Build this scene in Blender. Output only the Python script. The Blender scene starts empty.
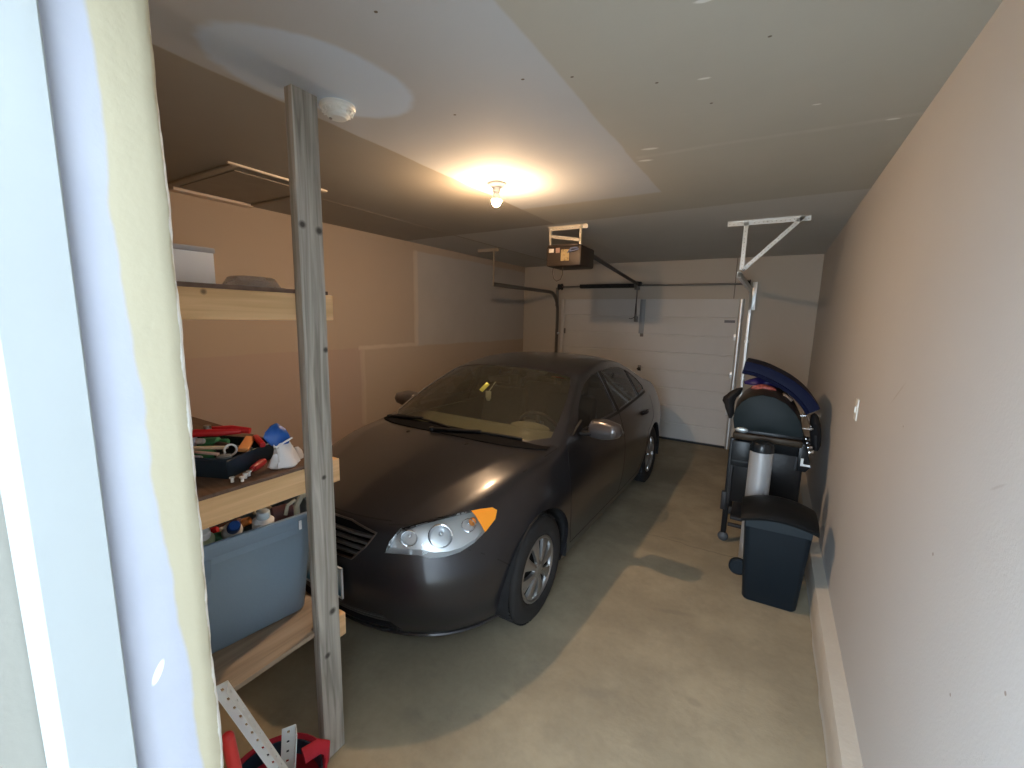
import bpy, bmesh, math, random
from mathutils import Vector, Matrix, Euler
from mathutils.bvhtree import BVHTree
random.seed(7)
C = bpy.context.scene.collection
PI = math.pi
CH = 1.75            # camera height above the slab
CEIL = 2.59
LX, RX, FY, BY = -3.75, 0.42, 6.55, 0.242   # left wall, right wall, far wall, back wall (garage faces)

# ------------------------------------------------------------------ materials
MATS = {}
def mat(name, col, rough=0.6, metal=0.0, var=0.0, scale=8.0, bump=0.0, bscale=60.0, coat=0.0, spec=0.5,
        trans=0.0, ior=1.45, emit=None, estr=0.0, alpha=1.0, stretch=None):
    if name in MATS: return MATS[name]
    m = bpy.data.materials.new(name); m.use_nodes = True
    nt = m.node_tree; b = nt.nodes['Principled BSDF']
    col = tuple(col) + ((1,) if len(col) == 3 else ())
    b.inputs['Base Color'].default_value = col
    b.inputs['Roughness'].default_value = rough
    b.inputs['Metallic'].default_value = metal
    b.inputs['Specular IOR Level'].default_value = spec
    b.inputs['IOR'].default_value = ior
    b.inputs['Transmission Weight'].default_value = trans
    b.inputs['Coat Weight'].default_value = coat
    b.inputs['Coat Roughness'].default_value = 0.08
    b.inputs['Alpha'].default_value = alpha
    if emit:
        b.inputs['Emission Color'].default_value = tuple(emit) + (1,)
        b.inputs['Emission Strength'].default_value = estr
    tc = None
    if var or bump:
        tc = nt.nodes.new('ShaderNodeTexCoord')
        mp = nt.nodes.new('ShaderNodeMapping')
        if stretch: mp.inputs['Scale'].default_value = stretch
        nt.links.new(tc.outputs['Object'], mp.inputs['Vector'])
    if var:
        n = nt.nodes.new('ShaderNodeTexNoise'); n.inputs['Scale'].default_value = scale
        n.inputs['Detail'].default_value = 6; n.inputs['Roughness'].default_value = .6
        nt.links.new(mp.outputs[0], n.inputs['Vector'])
        r = nt.nodes.new('ShaderNodeValToRGB')
        r.color_ramp.elements[0].position = .3; r.color_ramp.elements[1].position = .7
        r.color_ramp.elements[0].color = tuple(max(0, c*(1-var)) for c in col[:3]) + (1,)
        r.color_ramp.elements[1].color = tuple(min(1, c*(1+var)) for c in col[:3]) + (1,)
        nt.links.new(n.outputs['Fac'], r.inputs['Fac'])
        nt.links.new(r.outputs['Color'], b.inputs['Base Color'])
    if bump:
        n2 = nt.nodes.new('ShaderNodeTexNoise'); n2.inputs['Scale'].default_value = bscale
        n2.inputs['Detail'].default_value = 3
        nt.links.new(mp.outputs[0], n2.inputs['Vector'])
        bp = nt.nodes.new('ShaderNodeBump'); bp.inputs['Strength'].default_value = bump
        bp.inputs['Distance'].default_value = .004
        nt.links.new(n2.outputs['Fac'], bp.inputs['Height'])
        nt.links.new(bp.outputs['Normal'], b.inputs['Normal'])
    MATS[name] = m
    return m

def thin_glass(name, tint, rough=.04, base=.04, film=0.0, filmcol=(.3, .3, .28)):
    m = bpy.data.materials.new(name); m.use_nodes = True; nt = m.node_tree; nt.nodes.clear()
    out = nt.nodes.new('ShaderNodeOutputMaterial'); tr = nt.nodes.new('ShaderNodeBsdfTransparent'); gl = nt.nodes.new('ShaderNodeBsdfGlossy')
    tr.inputs[0].default_value = tuple(tint)+(1,); gl.inputs['Roughness'].default_value = rough
    fr = nt.nodes.new('ShaderNodeFresnel'); fr.inputs[0].default_value = 1.5
    mx = nt.nodes.new('ShaderNodeMixShader'); nt.links.new(fr.outputs[0], mx.inputs[0]); nt.links.new(tr.outputs[0], mx.inputs[1]); nt.links.new(gl.outputs[0], mx.inputs[2])
    last = mx.outputs[0]
    if film:   # pale haze mixed into the glass as diffuse colour
        df = nt.nodes.new('ShaderNodeBsdfDiffuse'); df.inputs[0].default_value = tuple(filmcol)+(1,)
        m2 = nt.nodes.new('ShaderNodeMixShader'); m2.inputs[0].default_value = film
        nt.links.new(last, m2.inputs[1]); nt.links.new(df.outputs[0], m2.inputs[2]); last = m2.outputs[0]
    nt.links.new(last, out.inputs[0]); MATS[name] = m; return m

class NG:
    """small helper for hand made node materials in world coordinates"""
    def __init__(s, name, rough=.8):
        s.m = bpy.data.materials.new(name); s.m.use_nodes = True
        s.nt = s.m.node_tree; s.b = s.nt.nodes['Principled BSDF']; s.b.inputs['Roughness'].default_value = rough
        s.b.inputs['Specular IOR Level'].default_value = .3
        g = s.nt.nodes.new('ShaderNodeNewGeometry'); s.pos = g.outputs['Position']
        x = s.nt.nodes.new('ShaderNodeSeparateXYZ'); s.nt.links.new(s.pos, x.inputs[0])
        s.x, s.y, s.z = x.outputs
    def noise(s, scale, detail=4, vec=None, rough=.55):
        n = s.nt.nodes.new('ShaderNodeTexNoise'); n.inputs['Scale'].default_value = scale
        n.inputs['Detail'].default_value = detail; n.inputs['Roughness'].default_value = rough
        s.nt.links.new(vec if vec else s.pos, n.inputs['Vector']); return n.outputs['Fac']
    def math(s, op, a, b=0.0, c=0.0):
        n = s.nt.nodes.new('ShaderNodeMath'); n.operation = op
        for i, v in enumerate((a, b, c)):
            if isinstance(v, (int, float)): n.inputs[i].default_value = v
            else: s.nt.links.new(v, n.inputs[i])
        return n.outputs[0]
    def step(s, v, lo, hi):
        n = s.nt.nodes.new('ShaderNodeMapRange'); n.interpolation_type = 'SMOOTHSTEP'
        n.inputs['From Min'].default_value = lo; n.inputs['From Max'].default_value = hi
        s.nt.links.new(v, n.inputs['Value']); return n.outputs[0]
    def inside(s, v, lo, hi, e=.01):
        return s.math('MULTIPLY', s.step(v, lo-e, lo+e), s.math('SUBTRACT', 1.0, s.step(v, hi-e, hi+e)))
    def mix(s, fac, a, b):
        n = s.nt.nodes.new('ShaderNodeMix'); n.data_type = 'RGBA'
        if isinstance(fac, (int, float)): n.inputs[0].default_value = fac
        else: s.nt.links.new(fac, n.inputs[0])
        for i, v in ((6, a), (7, b)):
            if isinstance(v, tuple): n.inputs[i].default_value = v + (1,)
            else: s.nt.links.new(v, n.inputs[i])
        return n.outputs[2]
    def ellipse(s, cx, cy, rx, ry, ang=0.0, ax='xy', wob=.12, e=.06, wscale=5):
        A, B = {'xy': (s.x, s.y), 'yz': (s.y, s.z)}[ax]
        dx = s.math('SUBTRACT', A, cx); dy = s.math('SUBTRACT', B, cy)
        c, sn = math.cos(ang), math.sin(ang)
        u = s.math('DIVIDE', s.math('ADD', s.math('MULTIPLY', dx, c), s.math('MULTIPLY', dy, sn)), rx)
        v = s.math('DIVIDE', s.math('SUBTRACT', s.math('MULTIPLY', dy, c), s.math('MULTIPLY', dx, sn)), ry)
        r = s.math('SQRT', s.math('ADD', s.math('MULTIPLY', u, u), s.math('MULTIPLY', v, v)))
        r = s.math('ADD', r, s.math('MULTIPLY', s.math('SUBTRACT', s.noise(wscale, 3), .5), wob*4))
        return s.math('SUBTRACT', 1.0, s.step(r, 1-e, 1+e))
    def done(s, col, bump=None, bstr=.2, dist=.003):
        s.nt.links.new(col, s.b.inputs['Base Color'])
        if bump is not None:
            bp = s.nt.nodes.new('ShaderNodeBump'); bp.inputs['Strength'].default_value = bstr
            bp.inputs['Distance'].default_value = dist
            s.nt.links.new(bump, bp.inputs['Height']); s.nt.links.new(bp.outputs[0], s.b.inputs['Normal'])
        return s.m

# ------------------------------------------------------------------ objects
def tag(o, label=None, cat=None, group=None, kind=None):
    if label: o['label'] = label
    if cat: o['category'] = cat
    if group: o['group'] = group
    if kind: o['kind'] = kind
    return o
def thing(name, label, cat, loc=(0, 0, 0), rot=(0, 0, 0), group=None):
    o = bpy.data.objects.new(name, None); C.objects.link(o)
    o.location = loc; o.rotation_euler = rot; o.empty_display_size = .05
    return tag(o, label, cat, group)
def link(name, bm, m, parent=None, smooth=True, loc=None, rot=None, angle=35):
    me = bpy.data.meshes.new(name); bm.normal_update()
    bm.to_mesh(me); bm.free()
    for mm in (m if isinstance(m, (list, tuple)) else [m]): me.materials.append(mm)
    if smooth:
        for p in me.polygons: p.use_smooth = True
        me.set_sharp_from_angle(angle=math.radians(angle))
    o = bpy.data.objects.new(name, me); C.objects.link(o)
    if parent is not None: o.parent = parent
    if loc is not None: o.location = loc
    if rot is not None: o.rotation_euler = rot
    return o

class MB:
    def __init__(s): s.bm = bmesh.new()
    def _add(s, verts, M=None, mi=0):
        if M is not None: bmesh.ops.transform(s.bm, matrix=M, verts=verts)
        if mi:
            for f in {f for v in verts for f in v.link_faces}: f.material_index = mi
        return s
    def box(s, c, size, rot=(0, 0, 0), bev=0.0, seg=2, mi=0, taper=None):
        t = bmesh.new(); r = bmesh.ops.create_cube(t, size=1)
        for v in t.verts:
            if taper and v.co.z < 0: v.co.x *= taper[0]; v.co.y *= taper[1]
            v.co = Vector((v.co.x*size[0], v.co.y*size[1], v.co.z*size[2]))
        if bev: bmesh.ops.bevel(t, geom=t.edges[:], offset=bev, segments=seg, affect='EDGES', profile=.5)
        M = Matrix.Translation(c) @ Euler(rot).to_matrix().to_4x4()
        return s.merge(t, M, mi)
    def b2(s, x0, x1, y0, y1, z0, z1, bev=0.0, mi=0):
        return s.box(((x0+x1)/2, (y0+y1)/2, (z0+z1)/2), (abs(x1-x0), abs(y1-y0), abs(z1-z0)), bev=bev, mi=mi)
    def merge(s, t, M=None, mi=0):
        vm = {}
        for v in t.verts: vm[v] = s.bm.verts.new(M @ v.co if M is not None else v.co)
        for f in t.faces:
            try:
                nf = s.bm.faces.new([vm[v] for v in f.verts]); nf.material_index = mi or f.material_index
            except ValueError: pass
        t.free(); return s
    def cyl(s, p0, p1, r0, r1=None, seg=20, mi=0, bev=0.0):
        p0, p1 = Vector(p0), Vector(p1); d = p1-p0; r1 = r0 if r1 is None else r1
        t = bmesh.new(); bmesh.ops.create_cone(t, cap_ends=True, segments=seg, radius1=r0, radius2=r1, depth=d.length)
        if bev: bmesh.ops.bevel(t, geom=[e for e in t.edges if len(e.link_faces) == 2 and any(len(f.verts) > 4 for f in e.link_faces)], offset=bev, segments=2, affect='EDGES', profile=.5)
        M = Matrix.Translation((p0+p1)/2) @ d.to_track_quat('Z', 'Y').to_matrix().to_4x4()
        return s.merge(t, M, mi)
    def lathe(s, prof, c=(0, 0, 0), axis='Z', seg=32, mi=0, rot=None, close=False):
        t = bmesh.new(); rings = []
        for r, z in prof:
            if r < 1e-6: rings.append([t.verts.new((0, 0, z))]*seg)
            else: rings.append([t.verts.new((r*math.cos(2*PI*i/seg), r*math.sin(2*PI*i/seg), z)) for i in range(seg)])
        n = len(rings)
        for k in range(n-1 if not close else n):
            a, b = rings[k], rings[(k+1) % n]
            for i in range(seg):
                j = (i+1) % seg; vs = []
                for v in (a[i], a[j], b[j], b[i]):
                    if v not in vs: vs.append(v)
                if len(vs) > 2:
                    try: t.faces.new(vs)
                    except ValueError: pass
        R = {'Z': Matrix.Identity(4), 'X': Matrix.Rotation(PI/2, 4, 'Y'), 'Y': Matrix.Rotation(-PI/2, 4, 'X')}[axis]
        if rot is not None: R = Euler(rot).to_matrix().to_4x4()
        return s.merge(t, Matrix.Translation(c) @ R, mi)
    def tube(s, pts, r, seg=10, mi=0, closed=False, cap=True, flat=None):
        pts = [Vector(p) for p in pts]; n = len(pts); rings = []
        rs = r if isinstance(r, (list, tuple)) else [r]*n
        up = Vector((0, 0, 1)); prev = None; t = bmesh.new()
        for i, p in enumerate(pts):
            if closed: d = pts[(i+1) % n]-pts[i-1]
            else: d = pts[min(i+1, n-1)]-pts[max(i-1, 0)]
            d.normalize()
            if prev is None:
                a = d.cross(up)
                if a.length < .05: a = d.cross(Vector((1, 0, 0)))
            else: a = prev - d*prev.dot(d)
            a.normalize(); prev = a; b = d.cross(a)
            fa, fb = flat if flat else (1, 1)
            rings.append([t.verts.new(p+a*rs[i]*fa*math.cos(2*PI*k/seg)+b*rs[i]*fb*math.sin(2*PI*k/seg)) for k in range(seg)])
        for i in range(n if closed else n-1):
            A, B = rings[i], rings[(i+1) % n]
            for k in range(seg): t.faces.new((A[k], A[(k+1) % seg], B[(k+1) % seg], B[k]))
        if cap and not closed:
            t.faces.new(rings[0][::-1]); t.faces.new(rings[-1])
        return s.merge(t, None, mi)
    def prism(s, poly, z0, z1, M=None, mi=0, bev=0.0):
        """polygon in local XY extruded z0..z1"""
        t = bmesh.new()
        a = [t.verts.new((p[0], p[1], z0)) for p in poly]; b = [t.verts.new((p[0], p[1], z1)) for p in poly]
        n = len(poly)
        t.faces.new(a[::-1]); t.faces.new(b)
        for i in range(n): t.faces.new((a[i], a[(i+1) % n], b[(i+1) % n], b[i]))
        bmesh.ops.recalc_face_normals(t, faces=t.faces[:])
        if bev: bmesh.ops.bevel(t, geom=[e for e in t.edges if any(len(f.verts) == n for f in e.link_faces)], offset=bev, segments=2, affect='EDGES', profile=.5)
        return s.merge(t, M, mi)
    def sphere(s, c, r, scale=(1, 1, 1), rot=(0, 0, 0), seg=16, mi=0):
        t = bmesh.new(); bmesh.ops.create_uvsphere(t, u_segments=seg, v_segments=max(6, seg//2+2), radius=r)
        M = Matrix.Translation(c) @ Euler(rot).to_matrix().to_4x4() @ Matrix.Diagonal(tuple(scale)+(1,))
        return s.merge(t, M, mi)
    def obj(s, name, m, parent=None, label=None, smooth=True, loc=None, rot=None, angle=35):
        o = link(name, s.bm, m, parent, smooth, loc, rot, angle)
        if label: o['label'] = label
        return o
def struct(o, label=None):
    o['kind'] = 'structure'
    if label: o['label'] = label
    return o
def YZ(x=0):   # local XY -> world YZ, local Z -> +X
    return Matrix(((0, 0, 1, x), (1, 0, 0, 0), (0, 1, 0, 0), (0, 0, 0, 1)))
def XZ(y=0):   # local XY -> world XZ, local Z -> -Y
    return Matrix(((1, 0, 0, 0), (0, 0, -1, y), (0, 1, 0, 0), (0, 0, 0, 1)))
# ------------------------------------------------------------------ room shell
def lerp(a, b, t): return a+(b-a)*t
# ceiling: joint-compound coloured centre sheet, older olive-grey sheets around it
g = NG('ceiling_paint', .85)
wx = g.math('ADD', g.x, g.math('MULTIPLY', g.math('SUBTRACT', g.noise(3, 2), .5), .03))
wy = g.math('ADD', g.y, g.math('MULTIPLY', g.math('SUBTRACT', g.noise(2.3, 2), .5), .04))
n = g.noise(2.2, 5)
olive = g.mix(n, (.42, .40, .345), (.49, .47, .405))
white = g.mix(n, (.47, .49, .51), (.54, .56, .57))
tan = g.mix(n, (.33, .31, .27), (.38, .355, .305))
grey = g.mix(n, (.56, .56, .54), (.62, .62, .60))
centre = g.math('MULTIPLY', g.inside(wx, -1.80, -.735, .008), g.math('SUBTRACT', 1.0, g.step(wy, 3.05, 3.10)))
left = g.math('SUBTRACT', 1.0, g.step(wx, -1.81, -1.79))
far = g.step(g.math('ADD', wy, g.math('MULTIPLY', g.x, .05)), 3.56, 3.6)
col = g.mix(left, olive, tan)
col = g.mix(g.math('MULTIPLY', far, .7), col, grey)
col = g.mix(centre, col, white)
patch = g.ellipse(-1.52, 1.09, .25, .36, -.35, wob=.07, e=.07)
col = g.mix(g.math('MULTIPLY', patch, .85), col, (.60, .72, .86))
# taped joint of the near right sheet and small filler dabs
joint = g.math('MULTIPLY', g.inside(g.math('ADD', wy, g.math('MULTIPLY', g.x, -.04)), 2.395, 2.43, .012), g.step(g.x, -.73, -.70))
col = g.mix(g.math('MULTIPLY', joint, g.math('MULTIPLY', g.noise(9, 3), .45)), col, (.62, .60, .54))
for cx, cy, r in ((-.25, 1.35, .018), (-.30, 1.75, .016), (-.62, 2.3, .03), (.33, 2.44, .02), (-.68, 2.45, .03), (.05, 2.15, .012)):
    col = g.mix(g.ellipse(cx, cy, r*1.2, r*.4, .2, wob=.2, e=.4, wscale=40), col, (.72, .71, .66))
for cx, cy in ((-.86, 1.45), (-.70, 1.52), (-1.25, 1.55), (-.45, 1.7), (-.3, 1.95), (-1.05, .95), (-.1, 1.6)):
    col = g.mix(g.ellipse(cx, cy, .006, .005, 0, wob=.1, e=.2, wscale=30), col, (.16, .13, .10))
CEILM = g.done(col, g.noise(55, 3), .12, .003)

def wall_paint(name, c1, c2, patches=(), bstr=.25, scale=1.4):
    g = NG(name, .8)
    col = g.mix(g.noise(scale, 4), c1, c2)
    for fn in patches: col = fn(g, col)
    return g.done(col, g.noise(120, 3), bstr, .0015)
def left_patches(g, col):
    wob = g.math('MULTIPLY', g.math('SUBTRACT', g.noise(2.6, 3), .5), .05)
    y = g.math('ADD', g.y, wob); z = g.math('ADD', g.z, wob)
    pink = g.math('MULTIPLY', g.math('SUBTRACT', 1.0, g.step(y, 3.09, 3.11)), g.math('SUBTRACT', 1.0, g.step(z, 1.375, 1.395)))
    col = g.mix(pink, col, (.47, .375, .325))
    grey = g.math('MULTIPLY', g.step(y, 3.89, 3.92), g.inside(z, 1.37, 2.50, .012))
    col = g.mix(grey, col, g.mix(g.noise(2.5, 4), (.47, .45, .43), (.56, .54, .52)))
    tape = g.math('MULTIPLY', g.inside(y, 3.05, 3.93, .01), g.inside(z, 1.365, 1.405, .012))
    tape2 = g.math('MULTIPLY', g.inside(y, 3.07, 3.13, .015), g.inside(z, .55, 1.39, .02))
    tape3 = g.math('MULTIPLY', g.inside(y, 3.88, 3.95, .012), g.inside(z, 1.38, 2.50, .02))
    k = g.math('MAXIMUM', g.math('MAXIMUM', tape, g.math('MULTIPLY', tape2, .5)), tape3)
    return g.mix(g.math('MULTIPLY', k, g.math('ADD', .35, g.math('MULTIPLY', g.noise(7, 3), .6))), col, (.66, .59, .51))
WL = wall_paint('tan_wall_paint', (.47, .395, .325), (.52, .435, .355), (left_patches,))
WF = wall_paint('far_wall_paint', (.53, .48, .41), (.58, .525, .45))
def right_marks(g, col):
    for cy, cz, r in ((1.98, 1.40, .004), (1.5, 1.15, .005), (1.25, .93, .004), (1.05, 1.10, .004)):
        col = g.mix(g.ellipse(cy, cz, r, r, 0, 'yz', wob=.1, e=.2, wscale=30), col, (.30, .26, .23))
    col = g.mix(g.math('MULTIPLY', g.ellipse(2.12, 1.50, .09, .004, -.55, 'yz', wob=.1, e=.5, wscale=20), .3), col, (.30, .25, .21))
    col = g.mix(g.math('MULTIPLY', g.ellipse(1.23, 1.43, .03, .003, -.5, 'yz', wob=.1, e=.5, wscale=20), .3), col, (.30, .26, .24))
    return col
WR = wall_paint('right_wall_paint', (.51, .505, .50), (.55, .545, .54), (right_marks,), .35)
WB = wall_paint('back_wall_paint', (.62, .57, .46), (.67, .62, .50))

struct(MB().b2(LX-.12, RX+.12, -.06, FY+.12, CEIL, CEIL+.1).obj('ceiling', CEILM), 'drywall ceiling with a pale skim-coated centre sheet and olive grey sheets')
struct(MB().b2(LX-.12, LX, BY-.19, FY+.12, 0, CEIL).obj('wall_left', WL), 'tan left wall with squares of unpainted drywall patching')
struct(MB().b2(RX, RX+.12, -1.6, FY+.12, 0, CEIL).obj('wall_right', WR), 'plain beige wall on the right, bluish where daylight hits it')
w = MB()
DL, DR, DT = -3.0, -.395, 2.055     # garage door opening
w.b2(LX, DL, FY, FY+.12, 0, CEIL); w.b2(DR, RX, FY, FY+.12, 0, CEIL); w.b2(DL, DR, FY, FY+.12, DT, CEIL)
struct(w.obj('wall_far', WF), 'tan far wall around the overhead door')
# slab with stains, tyre tracks and a control joint
g = NG('concrete_floor', .75)
n1 = g.noise(.9, 6, rough=.65); n2 = g.noise(5, 6, rough=.7); n3 = g.noise(30, 4)
col = g.mix(g.step(n1, .38, .64), (.235, .20, .138), (.36, .31, .215))
col = g.mix(g.math('MULTIPLY', g.step(n2, .45, .75), .5), col, (.19, .165, .12))
col = g.mix(g.math('MULTIPLY', n3, .25), col, (.44, .40, .31))
for cx, cy, rx, ry, a in ((-.75, 3.25, .26, .07, .1), (-1.2, 1.2, .05, .035, .3), (-.95, 1.35, .02, .015, 0), (-1.02, 1.05, .03, .02, 0), (-.55, 1.75, .10, .03, .5),
                          (-.15, 1.95, .03, .02, 0), (-.9, 1.5, .03, .012, 0), (-.35, 2.55, .12, .02, .3), (-.5, 3.5, .07, .02, .1)):
    col = g.mix(g.math('MULTIPLY', g.ellipse(cx, cy, rx, ry, a, wob=.2, e=.6, wscale=9), .28), col, (.15, .135, .11))
crack = g.inside(g.math('ADD', g.y, g.math('MULTIPLY', g.math('SUBTRACT', g.noise(4, 4), .5), .10)), 3.44, 3.452, .003)
col = g.mix(g.math('MULTIPLY', crack, g.math('MULTIPLY', g.step(g.x, -1.0, -.5), .5)), col, (.16, .13, .10))
FLM = g.done(col, g.math('ADD', g.noise(40, 4), g.noise(4, 3)), .25, .004)
struct(MB().b2(LX-.12, RX+.12, -.06, FY+.12, -.1, 0).obj('floor', FLM), 'stained bare concrete garage floor')
# concrete curb along the right wall (poured footing)
g = NG('curb_concrete', .85)
col = g.mix(g.noise(6, 5), (.47, .43, .37), (.56, .52, .45))
col = g.mix(g.math('MULTIPLY', g.inside(g.math('ADD', g.z, g.math('MULTIPLY', g.noise(8, 3), .03)), .0, .06, .015), .55), col, (.62, .62, .60))
CURB = g.done(col, g.noise(25, 5), .5, .006)
cb = bmesh.new(); N = 60; prev = None
rnd = random.Random(3)
for i in range(N+1):
    y = lerp(-.06, FY, i/N); j = rnd.uniform(-.004, .004)
    ring = [cb.verts.new(p) for p in ((RX+.01, y, -.01), (.352+j, y, -.01), (.350+j, y, .10), (.354+j, y, .19), (.360, y, .20+j*.5), (RX+.01, y, .21))]
    if prev:
        for k in range(5): cb.faces.new((prev[k], prev[k+1], ring[k+1], ring[k]))
    prev = ring
struct(link('trim_1', cb, CURB), 'raised concrete curb at the foot of the right wall')

# back wall beside the doorway the photographer stands in
REV = -.62
g = NG('reveal_drywall', .75)
yy = g.math('ADD', g.y, g.math('MULTIPLY', g.math('SUBTRACT', g.noise(5, 4), .5), .03))
bound = g.math('ADD', .187, g.math('MULTIPLY', g.math('MAXIMUM', g.math('SUBTRACT', 1.8, g.z), 0.0), .045))
yd = g.math('SUBTRACT', yy, bound)
mud = g.math('SUBTRACT', 1.0, g.step(yd, -.003, .003))
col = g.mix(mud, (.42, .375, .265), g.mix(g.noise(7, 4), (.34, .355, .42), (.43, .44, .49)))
col = g.mix(g.math('MULTIPLY', g.ellipse(.181, 1.30, .004, .014, -.4, 'yz', wob=.1, e=.2), .8), col, (.86, .88, .88))
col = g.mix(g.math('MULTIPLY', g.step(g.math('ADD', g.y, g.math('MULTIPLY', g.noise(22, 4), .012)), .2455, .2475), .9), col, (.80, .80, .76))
REVM = g.done(col, g.noise(60, 4), .3, .002)
w = MB(); w.b2(LX, REV-.012, .06, BY-.012, 0, CEIL); w.b2(REV-.012, RX, .06, BY, 2.16, CEIL)
w.b2(LX, REV-.03, BY-.012, BY, 0, CEIL)
struct(w.obj('wall_back', WB), 'drywall back wall the doorway is cut through')
# the torn and mudded drywall return of the doorway
bm = bmesh.new(); rows = []; NZ = 220
rnd = random.Random(11)
jag = [0.0]
for i in range(NZ): jag.append(max(-.003, min(.003, jag[-1]*.97+(rnd.uniform(-.0012, .0012) if i % 3 == 0 else 0))))
for i in range(NZ+1):
    z = 2.16*i/NZ; r = []
    j = jag[i]
    bow = .003*math.sin(z*3.1)+.0015*math.sin(z*5.3)
    for (dx, y) in ((-.004, .085), (-.004, .15), (.001+bow*.4, .158), (.004+bow*.4, .18), (.003, .205), (.001, .225), (0, .238+j), (-.004, .2435+j), (-.010, .245+j*.6), (-.035, .243)):
        r.append(bm.verts.new((REV+dx, y, z)))
    rows.append(r)
for a, b in zip(rows, rows[1:]):
    for k in range(len(a)-1): bm.faces.new((a[k], a[k+1], b[k+1], b[k]))
struct(link('trim_2', bm, REVM, angle=60), 'mudded drywall edge of the doorway with a strip of yellowish paint')
# white casing board
CAS = mat('white_casing_paint', (.33, .35, .35), .45, var=.02, scale=3)
prof = [(.149, -.62), (.149, -.606), (.147, -.604), (.094, -.604), (.090, -.606), (.083, -.613), (.081, -.62)]
w = MB(); w.prism([(x, y) for y, x in prof], 0, 2.16)
struct(w.obj('trim_3', CAS, angle=20), 'flat white painted casing board of the doorway')
w = MB(); w.b2(-.76, REV-.004, -.35, .10, 0, 2.3)
struct(w.obj('wall_entry', wall_paint('entry_paint', (.24, .235, .20), (.27, .26, .23))), 'beige entry wall in front of the doorway')
struct(MB().b2(-9, 9, -14, -.06, -.12, -.02).obj('ground_outside', mat('outside_slab', (.6, .6, .58), .9, var=.1, scale=2)), 'pale slab outside the doorway')

# attic hatch in the ceiling
h = thing('attic_hatch', 'attic access panel in the ceiling with pale unpainted edge strips', 'hatch', (-3.25, 1.72, CEIL))
HP = mat('hatch_panel', (.34, .30, .245), .8, var=.06)
HW = mat('hatch_trim_pale', (.80, .72, .62), .6)
MB().b2(-.36, .36, -.24, .24, -.006, .0).obj('panel', HP, h)
MB().b2(.475, .495, -.34, .30, -.012, 0, bev=.002).obj('edge_strip', HW, h)
MB().b2(-.50, -.41, -.26, .28, -.02, 0, bev=.002).obj('edge_strip', mat('hatch_trim_grey', (.78, .68, .60), .7), h)
MB().b2(-.5, .47, .26, .30, -.014, 0, bev=.002).obj('frame', HP, h)
MB().b2(-.5, .47, -.32, -.28, -.014, 0, bev=.002).obj('frame', HP, h)
# batten line between left sheets
struct(MB().b2(-3.012, -2.995, 2.0, FY, CEIL-.0015, CEIL).obj('trim_4', HP), 'taped seam bead on the left side of the ceiling')

# camera
cd = bpy.data.cameras.new('camera'); cam = bpy.data.objects.new('camera', cd); C.objects.link(cam)
yw, pt, rl, FPX = 0.5432, 0.15513, 0.023364, 429.3
f = Vector((-math.sin(yw)*math.cos(pt), math.cos(yw)*math.cos(pt), -math.sin(pt)))
rt = Vector((math.cos(yw), math.sin(yw), 0)); up = rt.cross(f)
rt2 = rt*math.cos(rl)+up*math.sin(rl); up2 = rt2.cross(f)
M = Matrix((rt2, up2, -f)).transposed().to_4x4(); M.translation = (0, 0, CH)
cam.matrix_world = M
cd.sensor_fit = 'HORIZONTAL'; cd.sensor_width = 36; cd.lens = 36*FPX/1024; cd.clip_start = .01
sc = bpy.context.scene; sc.camera = cam

# light: warm bulb, daylight through the doorway
wd = bpy.data.worlds.new('world'); sc.world = wd; wd.use_nodes = True
bg = wd.node_tree.nodes['Background']; bg.inputs[0].default_value = (.70, .85, 1.0, 1); bg.inputs[1].default_value = 10.5
pl = bpy.data.lights.new('doorway_portal', 'AREA'); pl.shape = 'RECTANGLE'; pl.size = 1.04; pl.size_y = 2.16
pl.cycles.is_portal = True
po = bpy.data.objects.new('doorway_portal', pl); C.objects.link(po); po.location = (-.1, -.05, 1.08); po.rotation_euler = (PI/2, 0, 0)
t = thing('ceiling_bulb_fixture', 'bare glowing light bulb in a white ceiling socket', 'light', (-1.61, 2.42, CEIL))
MB().lathe([(0, 0), (.055, 0), (.055, -.012), (.045, -.022), (.026, -.028), (.023, -.055), (0, -.055)]).obj('socket', mat('porcelain', (.85, .83, .78), .3), t)
MB().lathe([(0, -.04), (.013, -.045), (.015, -.060), (.024, -.078), (.0295, -.096), (.0300, -.104)], seg=24).obj('collar', mat('bulb_shield', (.9, .88, .82), .5), t)  # opaque upper half added to keep the bulb's glow off the ceiling
MB().lathe([(.0300, -.104), (.0300, -.112), (.024, -.130), (.012, -.141), (0, -.143)], seg=24).obj(
    'bulb', mat('glowing_bulb', (1, .8, .5), .4, emit=(1, .65, .37), estr=1950), t)
sc.view_settings.view_transform = 'Standard'; sc.view_settings.look = 'None'
sc.view_settings.gamma = 1; sc.view_settings.use_curve_mapping = False
sc.view_settings.exposure = 0.32
sc.cycles.use_denoising = True; sc.cycles.denoiser = 'OPENIMAGEDENOISE'
sc.cycles.max_bounces = 10; sc.cycles.diffuse_bounces = 8; sc.cycles.transparent_max_bounces = 16
sc.cycles.sample_clamp_indirect = 20
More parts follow.
